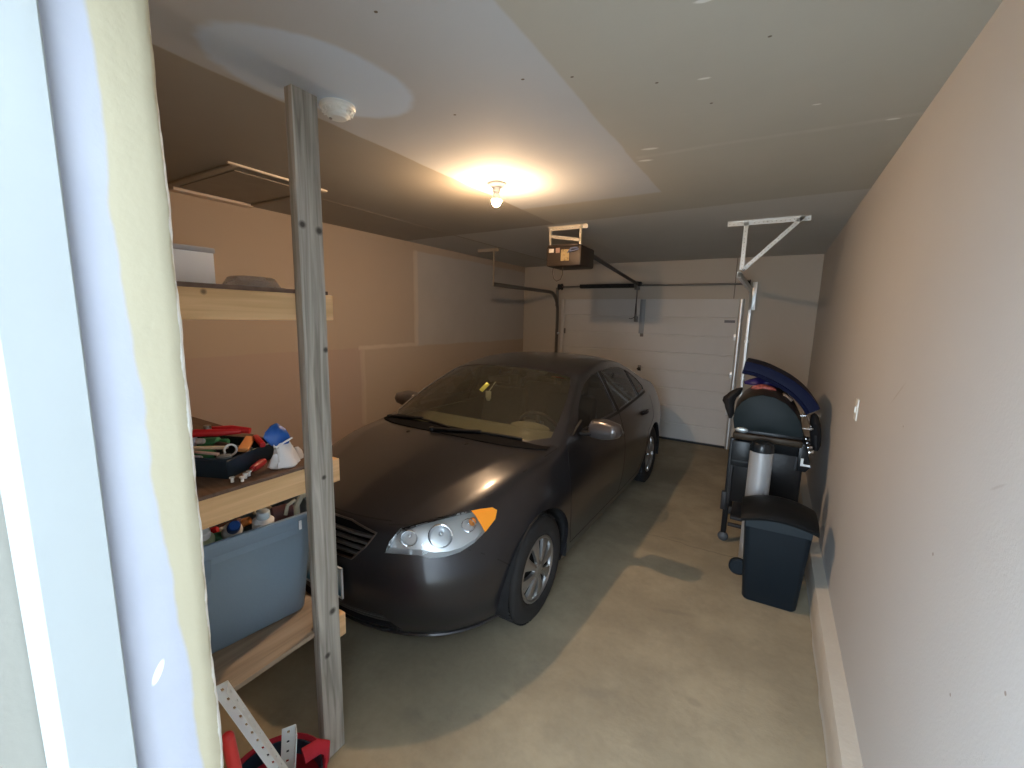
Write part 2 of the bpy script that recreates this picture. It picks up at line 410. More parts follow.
# ------------------------------------------------------------------ car
CX, CY, CS = -1.86, 1.21, .975
car = thing('car', 'dark grey four-door sedan parked nose-in on the concrete', 'car', (CX, CY, 0))
car.scale = (CS, CS, CS)
PAINT = mat('graphite_car_paint', (.026, .026, .031), .30, metal=.5, coat=.8, var=.05, scale=3)
def car_paint():
    nt = PAINT.node_tree; b = nt.nodes['Principled BSDF']
    b.inputs['Coat Roughness'].default_value = .12
car_paint()
BLK = mat('black_trim_plastic', (.012, .012, .013), .55, spec=.25)
DRK = mat('dark_cavity', (.008, .008, .009), .8)
GLASS = thin_glass('car_glass', (.62, .66, .58), .05, film=.035, filmcol=(.5, .5, .42))
SGLASS = thin_glass('tinted_side_glass', (.38, .40, .40), .05, film=.03)
CHROME = mat('chrome', (.75, .75, .76), .15, metal=1)
SEAT = mat('grey_seat_cloth', (.07, .065, .06), .9, var=.15, scale=30)
DASH = mat('beige_dashboard', (.15, .14, .105), .8)

V = {}     # cage points, right half (x >= 0), y from the nose, z up
ring = {   # around the body from front centre to rear centre, six levels
 'u0': [(0, .10, .19), (0, .03, .28), (0, .0, .42), (0, .0, .55), (0, .03, .66), (0, .11, .765)],
 'um': [(.17, .105, .19), (.17, .035, .28), (.17, .005, .42), (.17, .005, .55), (.17, .04, .66), (.18, .115, .762)],
 'u1': [(.34, .13, .19), (.35, .065, .28), (.36, .035, .42), (.36, .035, .55), (.36, .06, .66), (.36, .135, .750)],
 'u2': [(.55, .21, .19), (.57, .15, .28), (.59, .12, .42), (.59, .12, .55), (.56, .15, .655), (.50, .20, .752)],
 'u3': [(.70, .35, .19), (.73, .29, .28), (.75, .27, .42), (.75, .27, .55), (.72, .31, .665), (.635, .40, .80)],
 'u4': [(.79, .56, .19), (.825, .51, .28), (.845, .49, .42), (.845, .49, .56), (.815, .53, .68), (.72, .60, .865)],
 'u5': [(.83, .87, .19), (.865, .87, .30), (.888, .87, .45), (.888, .87, .60), (.868, .87, .75), (.775, .90, .935)],
 'u6': [(.83, 1.30, .19), (.86, 1.30, .30), (.885, 1.30, .45), (.887, 1.30, .60), (.875, 1.30, .76), (.795, 1.28, .965)],
 'u6a': [(.83, 1.62, .19), (.86, 1.62, .30), (.885, 1.62, .45), (.888, 1.62, .60), (.88, 1.62, .77), (.812, 1.60, .965)],
 'u7': [(.83, 2.00, .19), (.86, 2.00, .30), (.885, 2.00, .45), (.889, 2.00, .60), (.882, 2.00, .78), (.818, 2.00, .970)],
 'u7a': [(.83, 2.40, .19), (.86, 2.40, .30), (.885, 2.40, .45), (.889, 2.40, .61), (.882, 2.40, .79), (.818, 2.40, .978)],
 'u8': [(.83, 2.85, .19), (.86, 2.85, .30), (.885, 2.85, .45), (.889, 2.85, .62), (.882, 2.85, .80), (.812, 2.85, .99)],
 'u8a': [(.83, 3.22, .20), (.862, 3.22, .31), (.887, 3.22, .46), (.889, 3.22, .63), (.880, 3.22, .82), (.800, 3.22, 1.005)],
 'u9': [(.82, 3.54, .21), (.862, 3.54, .32), (.887, 3.54, .47), (.888, 3.54, .64), (.872, 3.54, .83), (.780, 3.54, 1.02)],
 'u10': [(.79, 4.00, .23), (.83, 4.00, .33), (.858, 4.00, .48), (.858, 4.00, .65), (.840, 4.00, .85), (.735, 3.96, 1.035)],
 'u11': [(.68, 4.27, .26), (.73, 4.32, .35), (.75, 4.34, .49), (.75, 4.33, .66), (.72, 4.31, .86), (.62, 4.25, 1.05)],
 'u12': [(.45, 4.38, .27), (.49, 4.45, .36), (.51, 4.47, .50), (.51, 4.46, .66), (.49, 4.43, .87), (.44, 4.36, 1.06)],
 'um2': [(.22, 4.41, .27), (.24, 4.485, .36), (.25, 4.50, .50), (.25, 4.49, .66), (.24, 4.455, .87), (.22, 4.39, 1.065)],
 'u13': [(0, 4.42, .27), (0, 4.49, .36), (0, 4.505, .5), (0, 4.495, .66), (0, 4.46, .87), (0, 4.40, 1.068)],
}
names = list(ring)
cb = bmesh.new()
def vert(k, p):
    if k not in V: V[k] = cb.verts.new(p)
    return V[k]
for n_, lv in ring.items():
    for i, p in enumerate(lv): vert((n_, i), p)
top = lambda n_: V[(n_, 5)]
TOPV = dict(
 # hood: centre, mid, crease
 h01=(0, .38, .855), hm1=(.20, .39, .852), h11=(.430, .39, .836),
 h02=(0, .60, .912), hm2=(.22, .60, .910), h12=(.505, .62, .907),
 h03=(0, .85, .962), hm3=(.24, .86, .959), h13=(.600, .86, .958),
 w0=(0, 1.03, .988), wm=(.26, 1.04, .986), w1=(.60, 1.10, .974),
 # windshield mid, roof front
 p1=(.715, 1.55, 1.150), v0=(0, 1.42, 1.205), vm=(.26, 1.43, 1.202), v1=(.56, 1.48, 1.180),
 p2=(.610, 1.96, 1.335), r01=(0, 1.84, 1.390), rm1=(.22, 1.85, 1.386), r11=(.46, 1.885, 1.365),
 p3=(.585, 2.40, 1.405), r02=(0, 2.30, 1.452), rm2=(.21, 2.31, 1.448), r12=(.43, 2.35, 1.432),
 p4=(.580, 2.85, 1.400), r03=(0, 2.80, 1.452), rm3=(.21, 2.81, 1.448), r13=(.42, 2.83, 1.432),
 p5=(.590, 3.22, 1.325), r04=(0, 3.20, 1.405), rm4=(.21, 3.20, 1.400), r14=(.43, 3.20, 1.38),
 p6=(.640, 3.58, 1.185), b0=(0, 3.66, 1.225), bm=(.24, 3.655, 1.222), b1=(.48, 3.62, 1.21),
 d0=(0, 3.98, 1.085), dm=(.25, 3.98, 1.083), d1=(.50, 3.97, 1.07),
 e0=(0, 4.22, 1.085), em=(.23, 4.22, 1.083), e1=(.46, 4.19, 1.072),
)
for k, p in TOPV.items(): vert(k, p)
def F(*ks, m=0):
    f_ = cb.faces.new([V[k] if k in V else V[(k, 5)] for k in ks]); f_.material_index = m; return f_
for a, b in zip(names, names[1:]):
    for i in range(5):
        cb.faces.new((V[(a, i)], V[(b, i)], V[(b, i+1)], V[(a, i+1)]))
# hood
F("u0", "um", "hm1", "h01"); F('um', 'u1', 'h11', 'hm1'); F('u1', 'u2', 'u3', 'h11')
for i, (a, b) in enumerate((('1', '2'), ('2', '3'))):
    u, w_ = ('u3', 'u4') if i == 0 else ('u4', 'u5')
    F('h0'+a, 'hm'+a, 'hm'+b, 'h0'+b); F('hm'+a, 'h1'+a, 'h1'+b, 'hm'+b); F('h1'+a, u, w_, 'h1'+b)
F('h03', 'hm3', 'wm', 'w0'); F('hm3', 'h13', 'w1', 'wm'); F('h13', 'u5', 'u6', 'w1')
# windshield
F('w0', 'wm', 'vm', 'v0', m=1); F('wm', 'w1', 'v1', 'vm', m=1); F('w1', 'u6', 'p1', 'v1', m=1)
F('v0', 'vm', 'rm1', 'r01', m=1); F('vm', 'v1', 'r11', 'rm1', m=1); F('v1', 'p1', 'p2', 'r11', m=1)
# roof
for i in (1, 2, 3):
    a, b = str(i), str(i+1); P, Q = 'p%d' % (i+1), 'p%d' % (i+2)
    F('r0'+a, 'rm'+a, 'rm'+b, 'r0'+b); F('rm'+a, 'r1'+a, 'r1'+b, 'rm'+b); F('r1'+a, P, Q, 'r1'+b)
# rear window, deck
F('r04', 'rm4', 'bm', 'b0', m=1); F('rm4', 'r14', 'b1', 'bm', m=1); F('r14', 'p5', 'p6', 'b1', m=1)
F('b0', 'bm', 'dm', 'd0', m=1); F('bm', 'b1', 'd1', 'dm', m=1); F('b1', 'p6', 'u10', 'd1', m=1)
F('d0', 'dm', 'em', 'e0'); F('dm', 'd1', 'e1', 'em'); F('d1', 'u10', 'u11', 'e1')
F('e0', 'em', 'um2', 'u13'); F('em', 'e1', 'u12', 'um2'); F('e1', 'u11', 'u12')
# greenhouse side
F('u6', 'u6a', 'p1'); F('u6a', 'u7', 'p2', 'p1'); F('u7', 'u7a', 'p3', 'p2'); F('u7a', 'u8', 'p4', 'p3')
F('u8', 'u8a', 'p5', 'p4'); F('u8a', 'u9', 'p6', 'p5'); F('u9', 'u10', 'p6')
cl = cb.edges.layers.float.new('crease_edge')
def crease(seq, val):
    for a, b in zip(seq, seq[1:]):
        va = V[a] if a in V else V[(a, 5)]; vb = V[b] if b in V else V[(b, 5)]
        e = cb.edges.get((va, vb))
        if e: e[cl] = val
crease(['u6', 'p1', 'p2'], .55); crease(['p2', 'p3', 'p4', 'p5', 'p6', 'u10'], .45)
crease(['u6', 'u6a', 'u7', 'u7a', 'u8', 'u8a', 'u9', 'u10'], .5)
crease(['w0', 'wm', 'w1', 'u6'], .75); crease(['r01', 'rm1', 'r11', 'p2'], .35); crease(['d0', 'dm', 'd1', 'u10'], .5)
crease(['u1', 'h11', 'h12', 'h13', 'w1'], .9); crease(['u0', 'um', 'u1', 'u2', 'u3'], .35); crease(['u3', 'u4', 'u5', 'u6'], .3)
crease(['u13', 'um2', 'u12', 'u11', 'u10'], .5)
bmesh.ops.recalc_face_normals(cb, faces=cb.faces[:])
# mirror
geom = cb.verts[:]+cb.edges[:]+cb.faces[:]
r = bmesh.ops.duplicate(cb, geom=geom)
nv = [x for x in r['geom'] if isinstance(x, bmesh.types.BMVert)]
for v in nv: v.co.x *= -1
bmesh.ops.reverse_faces(cb, faces=[x for x in r['geom'] if isinstance(x, bmesh.types.BMFace)])
bmesh.ops.remove_doubles(cb, verts=cb.verts[:], dist=1e-5)
me = bpy.data.meshes.new('cage'); cb.to_mesh(me); cb.free()
tmp = bpy.data.objects.new('cage', me); C.objects.link(tmp)
ss = tmp.modifiers.new('s', 'SUBSURF'); ss.levels = 4; ss.render_levels = 4; ss.boundary_smooth = 'ALL'
dg = bpy.context.evaluated_depsgraph_get(); dg.update()
ev = tmp.evaluated_get(dg); me2 = bpy.data.meshes.new_from_object(ev)
bm = bmesh.new(); bm.from_mesh(me2)
bpy.data.objects.remove(tmp); bpy.data.meshes.remove(me); bpy.data.meshes.remove(me2)
bm.faces.ensure_lookup_table()
if bm.faces[0].normal.dot(bm.faces[0].calc_center_median()-Vector((0, 2.2, .6))) < 0:
    bmesh.ops.reverse_faces(bm, faces=bm.faces[:])
bm.verts.ensure_lookup_table(); bm.faces.ensure_lookup_table()
BV = BVHTree.FromBMesh(bm)
def hit(o, d):
    h = BV.ray_cast(Vector(o), Vector(d).normalized()); return h[0], h[1]

def seg_near(p, a, b, pad):
    ab = b-a; t = max(0, min(1, (p-a).dot(ab)/max(ab.length_squared, 1e-9))); return (p-(a+ab*t)).length < pad
def cut(poly, proj, filt, layer, val):
    """cut a region whose outline is poly in the 2D frame proj=(U,W) (world vectors); faces inside get layer=val"""
    U, W = Vector(proj[0]), Vector(proj[1]); D = U.cross(W)
    P = [Vector(p) for p in poly]
    pr = lambda co: Vector((co.dot(U), co.dot(W)))
    xs = [p.x for p in P]; ys = [p.y for p in P]; pad = .05
    for a, b in zip(P, P[1:]+P[:1]):
        fs = []
        for f_ in bm.faces:
            if not filt(f_.calc_center_median()): continue
            q = [pr(v.co) for v in f_.verts]
            if max(v.x for v in q) < min(a.x, b.x)-1e-4 or min(v.x for v in q) > max(a.x, b.x)+1e-4: continue
            if max(v.y for v in q) < min(a.y, b.y)-1e-4 or min(v.y for v in q) > max(a.y, b.y)+1e-4: continue
            fs.append(f_)
        g_ = set(fs)
        for f_ in fs: g_.update(f_.edges); g_.update(f_.verts)
        e = b-a; nrm = (U*(-e.y)+W*e.x).normalized()
        bmesh.ops.bisect_plane(bm, geom=list(g_), dist=1e-5, plane_co=U*a.x+W*a.y, plane_no=nrm)
    def ins(p):
        c = False; j = len(P)-1
        for i in range(len(P)):
            if (P[i].y > p.y) != (P[j].y > p.y) and p.x < (P[j].x-P[i].x)*(p.y-P[i].y)/(P[j].y-P[i].y)+P[i].x: c = not c
            j = i
        return c
    n = 0
    for f_ in bm.faces:
        m_ = f_.calc_center_median()
        if filt(m_) and ins(pr(m_)): f_[layer] = val; n += 1
    return n
PL = bm.faces.layers.int.new('part')
SIDE = ((0, 1, 0), (0, 0, 1))
FRONT = ((1, 0, 0), (0, 0, 1))
def circ(cy, cz, r, n=40): return [(cy+r*math.cos(2*PI*i/n), cz+r*math.sin(2*PI*i/n)) for i in range(n)]
WHY = (.87, 3.52); WR_ = .318
for s in (1, -1):
    fl = lambda c, s=s: c.x*s > .5
    for wy_ in WHY: cut(circ(wy_, .315, .368), SIDE, lambda c, s=s: c.x*s > .45 and c.z < .75, PL, 1)
    gl = lambda c, s=s: c.x*s > .5 and c.z > .93
    cut([(1.56, 1.005), (2.36, 1.012), (2.33, 1.335), (2.18, 1.325), (2.00, 1.285), (1.85, 1.228), (1.70, 1.145), (1.60, 1.07)], SIDE, gl, PL, 3)
    cut([(2.44, 1.015), (3.10, 1.035), (3.12, 1.285), (2.95, 1.325), (2.70, 1.345), (2.42, 1.342)], SIDE, gl, PL, 3)
    cut([(3.15, 1.038), (3.42, 1.06), (3.45, 1.09), (3.38, 1.17), (3.28, 1.225), (3.17, 1.27)], SIDE, gl, PL, 3)
# windscreen glass and rear glass: top view outline inset from the pillars
TOPP = ((1, 0, 0), (0, 1, 0))
cut([(-.0, 1.070), (.30, 1.085), (.60, 1.150), (.705, 1.27), (.690, 1.42), (.64, 1.66), (.585, 1.83), (.555, 1.895), (.44, 1.88), (.2, 1.855), (0, 1.85),
     (-.2, 1.855), (-.44, 1.88), (-.555, 1.895), (-.585, 1.83), (-.64, 1.66), (-.690, 1.42), (-.705, 1.27), (-.60, 1.150), (-.30, 1.085)], TOPP, lambda c: c.z > .9 and c.y < 2.1, PL, 2)
cut([(0, 3.27), (.40, 3.25), (.53, 3.30), (.60, 3.62), (.60, 3.86), (.4, 3.90), (0, 3.915), (-.4, 3.90), (-.60, 3.86), (-.60, 3.62), (-.53, 3.30), (-.40, 3.25)], TOPP, lambda c: c.z > .95 and c.y > 3, PL, 2)
# front: grille, lower intake, plate area
GR = [(-.33, .725), (-.30, .665), (-.24, .600), (.24, .600), (.30, .665), (.33, .725), (.15, .748), (-.15, .748)]
cut(GR, FRONT, lambda c: c.y < .4, PL, 4)
cut([(-.40, .335), (-.46, .235), (.46, .235), (.40, .335)], FRONT, lambda c: c.y < .5, PL, 4)

for s in (1, -1):
    cut([(.40*s, .82), (.71*s, .86), (.70*s, .99), (.46*s, .985)], FRONT, lambda c, s=s: c.y > 4.0 and c.x*s > 0 and c.z > .78, PL, 8 if s > 0 else 9)
# headlights: outline in an oblique frame looking at the front corner
def obl(s):
    D = Vector((.52*s, -.85, .10)).normalized(); U = Vector((0, 0, 1)).cross(D).normalized()*(1 if s > 0 else -1)
    W = Vector((0, 0, 1)); W = (W-D*W.dot(D)).normalized(); return U, W
HL = [(.409,.094,.656),(.410,.125,.704),(.426,.176,.749),(.488,.252,.771),(.554,.327,.786),(.622,.402,.796),(.688,.486,.802),(.726,.542,.799),(.746,.559,.783),(.756,.527,.748),(.748,.456,.710),(.730,.378,.675),(.699,.306,.651),(.655,.245,.641),(.602,.197,.642),(.552,.168,.655),(.477,.125,.658)]
for s in (1, -1):
    U, W = obl(s)
    cut([(Vector((p[0]*s, p[1], p[2])).dot(U), Vector((p[0]*s, p[1], p[2])).dot(W)) for p in HL], (U, W), lambda c, s=s: c.y < 1.0 and c.x*s > .2 and c.z > .5, PL, 5 if s > 0 else 6)
fs_ = [f_ for f_ in bm.faces if f_[PL] in (5, 6)]; g_ = set(fs_)
for f_ in fs_: g_.update(f_.edges); g_.update(f_.verts)
bmesh.ops.bisect_plane(bm, geom=list(g_), dist=1e-5, plane_co=(0, .447, 0), plane_no=(0, 1, 0))
def extract(vals, name, m, off=0.0, rim=0.0, parent=car, label=None):
    fs = [f_ for f_ in bm.faces if f_[PL] in vals]
    t = bmesh.new(); vm = {}
    for f_ in fs:
        for v in f_.verts:
            if v not in vm: vm[v] = t.verts.new(v.co+v.normal*off)
        t.faces.new([vm[v] for v in f_.verts])
    t.normal_update()
    if rim:
        ed = [e for e in t.edges if len(e.link_faces) == 1]
        ex = bmesh.ops.extrude_edge_only(t, edges=ed)
        for v in ex['geom']:
            if isinstance(v, bmesh.types.BMVert):
                q = BV.find_nearest(v.co)[1]; v.co -= (q if q.length else Vector((0, 0, 1)))*rim
    o = link(name, t, m, parent)
    if label: o['label'] = label
    return o
def islands(vals):
    todo = {f_ for f_ in bm.faces if f_[PL] in vals}; out = []
    while todo:
        st = [todo.pop()]; isl = [st[0]]
        while st:
            f_ = st.pop()
            for e in f_.edges:
                for g_ in e.link_faces:
                    if g_ in todo: todo.discard(g_); st.append(g_); isl.append(g_)
        out.append(isl)
    return out
bm.normal_update()
nxt = 20
for isl in islands([3]):
    for f_ in isl: f_[PL] = nxt
    c0 = isl[0].calc_center_median(); extract([nxt], 'window', SGLASS, -.004); nxt += 1
wins = islands([2])
for isl in wins:
    for f_ in isl: f_[PL] = nxt
    extract([nxt], 'windshield' if isl[0].calc_center_median().y < 2.2 else 'rear_window', GLASS, -.003); nxt += 1

def outline(poly, U, W, side):
    """points of an outline laid on the body surface"""
    U, W = Vector(U), Vector(W); D = U.cross(W).normalized(); out = []
    for a, b in zip(poly, poly[1:]):
        a, b = Vector(a), Vector(b); n = max(1, int((b-a).length/.03))
        for i in range(n):
            p = a.lerp(b, i/n); o = U*p.x+W*p.y
            h, nn = hit(o+Vector(side)*3, -Vector(side)); 
            if h: out.append((h, nn))
    p = Vector(poly[-1]); h, nn = hit(U*p.x+W*p.y+Vector(side)*3, -Vector(side))
    if h: out.append((h, nn))
    return out
def strip(pts, w, off, m, name, parent, label=None):
    """thin flat band following the body: panel gaps and mouldings"""
    t = bmesh.new(); pr_ = None
    for i, (p, n_) in enumerate(pts):
        d = pts[min(i+1, len(pts)-1)][0]-pts[max(i-1, 0)][0]; a = d.cross(n_).normalized()*w/2
        q = [t.verts.new(p+a+n_*(off-.006)), t.verts.new(p+a+n_*off), t.verts.new(p-a+n_*off), t.verts.new(p-a+n_*(off-.006))]
        if pr_:
            for k in range(3): t.faces.new((pr_[k], pr_[k+1], q[k+1], q[k]))
        pr_ = q
    bmesh.ops.recalc_face_normals(t, faces=t.faces[:])
    if hasattr(name, 'merge'): name.merge(t); return
    o = link(name, t, m, parent, smooth=False)
    if label: o['label'] = label
    return o
for s in (1, -1):
    S = (s, 0, 0); gm = MB()
    front_door = [(1.30, .93), (1.22, .62), (1.30, .30), (2.36, .27)]
    for ln in ([(1.33, .955), (1.26, .80), (1.23, .62), (1.25, .42), (1.32, .28), (2.36, .26)], [(2.40, 1.33), (2.40, .98), (2.40, .6), (2.37, .26)], [(2.37, .26), (3.02, .27), (3.12, .42), (3.24, .66), (3.46, .76), (3.54, .98)]):
        strip(outline(ln, (0, 1, 0), (0, 0, 1), S), .006, .0012, DRK, gm, car)
    gm.obj('door_gap', DRK, car, smooth=False)
    # black window surround and waist moulding
    fr = MB()
    strip(outline([(1.50, .985), (2.38, .992), (3.42, 1.035)], (0, 1, 0), (0, 0, 1), S), .022, .003, BLK, fr, car)
    strip(outline([(2.40, 1.0), (2.385, 1.34)], (0, 1, 0), (0, 0, 1), S), .055, .002, BLK, fr, car)
    strip(outline([(3.135, 1.03), (3.145, 1.28)], (0, 1, 0), (0, 0, 1), S), .04, .002, BLK, fr, car)
    fr.obj('window_frame', BLK, car, smooth=False)
    for (hy, hz) in ((2.22, .835), (3.13, .865)):
        h_, n_ = hit((s*3, hy, hz), (-s, 0, 0)); hm = MB()
        hm.tube([h_+n_*.004+Vector((0, -.09, 0)), h_+n_*.034+Vector((0, -.06, 0)), h_+n_*.040, h_+n_*.034+Vector((0, .06, 0)), h_+n_*.004+Vector((0, .09, 0))], .013, seg=10, flat=(.7, 1.2))
        hm.obj('door_handle', PAINT, car)
# bumper, hood and fender gaps
gm = MB()
for s in (1, -1):
    pts = []
    for (x, y) in ((.36, .165), (.46, .215), (.60, .37), (.69, .575), (.745, .85), (.765, 1.10), (.775, 1.22)):
        h_, n_ = hit((x*s, y, 3), (0, 0, -1)); 
        if h_: pts.append((h_, n_))
    strip(pts, .007, .0012, DRK, gm, car)
    # bumper to fender gap below the lamp
    pts = []
    for (y, z) in ((.34, .655), (.40, .62), (.475, .565), (.53, .52), (.55, .50)):
        h_, n_ = hit((s*3, y, z), (-s, 0, 0)); 
        if h_: pts.append((h_, n_))
    strip(pts, .006, .0012, DRK, gm, car)
pts = [hit((x, .128+.06*(x/.36)**2, 3), (0, 0, -1)) for x in [-.36+.04*i for i in range(19)]]
strip([p for p in pts if p[0]], .007, .0012, DRK, gm, car)
gm.obj('hood_gap', DRK, car, smooth=False)

body_skip = {1, 4, 5, 6, 8, 9}
t = bmesh.new(); vm = {}
for f_ in bm.faces:
    if f_[PL] in body_skip or f_[PL] >= 20: continue
    for v in f_.verts:
        if v not in vm: vm[v] = t.verts.new(v.co)
    t.faces.new([vm[v] for v in f_.verts])
# returns (depth) at openings
ed = [e for e in t.edges if len(e.link_faces) == 1]
ex = bmesh.ops.extrude_edge_only(t, edges=ed)
for v in ex['geom']:
    if isinstance(v, bmesh.types.BMVert):
        q = BV.find_nearest(v.co)[1]; v.co -= q*.022
bmesh.ops.recalc_face_normals(t, faces=t.faces[:])
body = link('body', t, PAINT, car, angle=50)

# wheel wells, underbody, cabin tub
w = MB()
w.b2(-.70, .70, .45, 4.2, .16, .24)
for wy_ in WHY:
    for s in (1, -1):
        tt = bmesh.new(); N = 28
        rr = .372; a_ = [tt.verts.new((s*.865, wy_+rr*math.cos(a), .315+rr*math.sin(a))) for a in [PI*i/N*1.16-.25 for i in range(N+1)]]
        b_ = [tt.verts.new((s*.60, v.co.y, v.co.z)) for v in a_]
        for i in range(N): tt.faces.new((a_[i], a_[i+1], b_[i+1], b_[i]))
        tt.faces.new(b_); w.merge(tt)
w.obj('underbody', DRK, car, smooth=False)
w = MB()
w.b2(-.74, .74, 1.15, 3.9, .25, .30); w.b2(-.74, .74, 1.12, 1.2, .28, .90); w.b2(-.70, .70, 3.45, 3.5, .3, 1.0)
w.b2(-.60, .60, 3.45, 3.88, .98, 1.01)
for s in (1, -1): w.b2(s*.74, s*.775, 1.3, 3.5, .28, .93)
w.obj('cabin_lining', mat('cabin_lining', (.035, .033, .03), .9), car)
# dashboard, wheel, seats
w = MB(); prof = [(1.13, .90), (1.22, .955), (1.42, .975), (1.58, .955), (1.64, .90), (1.66, .70), (1.60, .60), (1.15, .60)]
w.prism(prof, -.68, .68, YZ(0), bev=.015)
w.sphere((.36, 1.60, .955), .17, (1, .5, .22))
w.obj('dashboard', DASH, car)
w = MB(); R_ = Matrix.Translation((.36, 1.78, .88)) @ Matrix.Rotation(math.radians(-65), 4, 'X')
w.tube([R_ @ Vector((.185*math.cos(a), .185*math.sin(a), 0)) for a in [2*PI*i/32 for i in range(32)]], .015, closed=True)
w.cyl(R_ @ Vector((0, 0, -.03)), R_ @ Vector((0, 0, .02)), .06)
for a in (0, PI, -PI/2): w.tube([R_ @ Vector((0, 0, 0)), R_ @ Vector((.18*math.cos(a), .18*math.sin(a), 0))], .018, flat=(1, .5))
w.obj('steering_wheel', BLK, car)
def seat(x, y, wd=.5, head=True):
    w = MB(); w.box((x, y, .50), (wd, .52, .16), bev=.05); w.box((x, y+.30, .80), (wd*.96, .14, .62), rot=(-.22, 0, 0), bev=.055)
    if head: w.box((x, y+.40, 1.14), (.27, .10, .17), rot=(-.2, 0, 0), bev=.045); w.cyl((x-.06, y+.36, 1.0), (x-.06, y+.38, 1.1), .008); w.cyl((x+.06, y+.36, 1.0), (x+.06, y+.38, 1.1), .008)
    return w
for x in (-.36, .36): seat(x, 2.05).obj('seat', SEAT, car)
w = MB(); w.box((0, 2.98, .50), (1.3, .5, .18), bev=.05); w.box((0, 3.30, .78), (1.3, .16, .50), rot=(-.3, 0, 0), bev=.05)
for x in (-.4, .4): w.box((x, 3.40, 1.03), (.26, .09, .13), rot=(-.25, 0, 0), bev=.04)
w.obj('rear_seat', SEAT, car)
# interior mirror with hanging tag and air freshener
w = MB(); w.box((0, 1.71, 1.285), (.22, .03, .06), rot=(.15, 0, 0), bev=.015); w.cyl((0, 1.70, 1.30), (0, 1.73, 1.36), .008)
w.obj('interior_mirror', BLK, car)
w = MB(); w.box((-.03, 1.545, 1.235), (.035, .003, .085), rot=(-.65, .55, 0), bev=.001)
w.obj('parking_tag', mat('yellow_paper', (.85, .85, .18), .6), car, 'small yellow paper tag')
w = MB(); w.prism([(-.028, .035), (.028, .035), (.026, -.02), (.012, -.045), (-.012, -.045), (-.026, -.02)], 0, .006, Matrix.Translation((.0, 1.56, 1.17)) @ XZ(0), bev=.002); w.cyl((0, 1.56, 1.2), (0, 1.66, 1.27), .0015)
w.obj('air_freshener', mat('pale_freshener', (.62, .66, .64), .5), car, 'pale hanging air freshener')

# cowl and wipers
t = bmesh.new(); pr_ = None
for i in range(41):
    x = -.74+1.48*i/40; k = (abs(x)/.74)
    ya = .990+.05*k**2+.10*k**6; yb = 1.078+.05*k**2+.06*k**6
    pa = hit((x, ya, 3), (0, 0, -1))[0]; pb = hit((x, yb, 3), (0, 0, -1))[0]
    if not pa or not pb: continue
    q = [t.verts.new(pa+Vector((0, 0, .001))), t.verts.new(pa+Vector((0, 0, .006))), t.verts.new(pb+Vector((0, 0, .007))), t.verts.new(pb+Vector((0, 0, -.004)))]
    if pr_:
        for j in range(3): t.faces.new((pr_[j], pr_[j+1], q[j+1], q[j]))
    pr_ = q
bmesh.ops.recalc_face_normals(t, faces=t.faces[:])
link('cowl_panel', t, mat('cowl_black', (.006, .006, .007), .85, spec=.08), car)
def on_top(x, y, off=.015):
    h_, n_ = hit((x, y, 3), (0, 0, -1)); return h_+n_*off
for (x0, y0_, x1, y1_) in ((-.08, 1.02, .56, 1.135), (-.64, 1.15, .03, 1.06)):
    w = MB()
    w.tube([on_top(lerp(x0, x1, i/8), lerp(y0_, y1_, i/8)-.0, .012) for i in range(9)], .009, seg=8)
    w.tube([on_top(x0-.02, y0_-.02, .02), on_top(lerp(x0, x1, .25), lerp(y0_, y1_, .25)-.02, .028), on_top(lerp(x0, x1, .55), lerp(y0_, y1_, .55), .022)], .011, seg=8)
    w.cyl(on_top(x0-.02, y0_-.02, 0), on_top(x0-.02, y0_-.02, .03), .018)
    w.obj('wiper', BLK, car)
for x in (-.26, .26):   # washer nozzles
    h_ = on_top(x, .93, 0); MB().sphere(h_, .013, (1, 1.4, .5)).obj('washer_nozzle', BLK, car)

# grille: dark cavity, horizontal bars, bright surround
w = MB()
for s in (1,):
    poly = [(x*1.03, z+.0) for x, z in GR]
    w.prism(poly, -.16, -.155, XZ(0))
    w.b2(-.44, .44, .13, .16, .215, .35)
w.obj('grille_cavity', DRK, car)
w = MB()
def fpt(x, z, off=0.0):
    h_, n_ = hit((x, -2, z), (0, 1, 0)); return (h_+n_*off) if h_ else None
for z, hw in ((.628, .262), (.655, .285), (.682, .302), (.709, .318)):
    pts = [fpt(-hw+2*hw*i/16, z, -.012) for i in range(17)]
    w.tube([p for p in pts if p], .0085, seg=8, flat=(1.6, 1))
for z in (.262, .288, .314):
    pts = [fpt(-.42+.84*i/16, z, -.02) for i in range(17)]
    w.tube([p for p in pts if p], .005, seg=8)
w.obj('grille', mat('grille_bars', (.12, .115, .115), .35, metal=.6), car)
w = MB(); cyc = GR+[GR[0]]
pts = []
for a, b in zip(cyc, cyc[1:]):
    for i in range(6):
        p = fpt(lerp(a[0], b[0], i/6), lerp(a[1], b[1], i/6), -.002)
        if p: pts.append(p)
w.tube(pts, .0055, seg=8, closed=True); w.obj('grille_surround', mat('dull_chrome', (.22, .20, .19), .3, metal=.9), car)
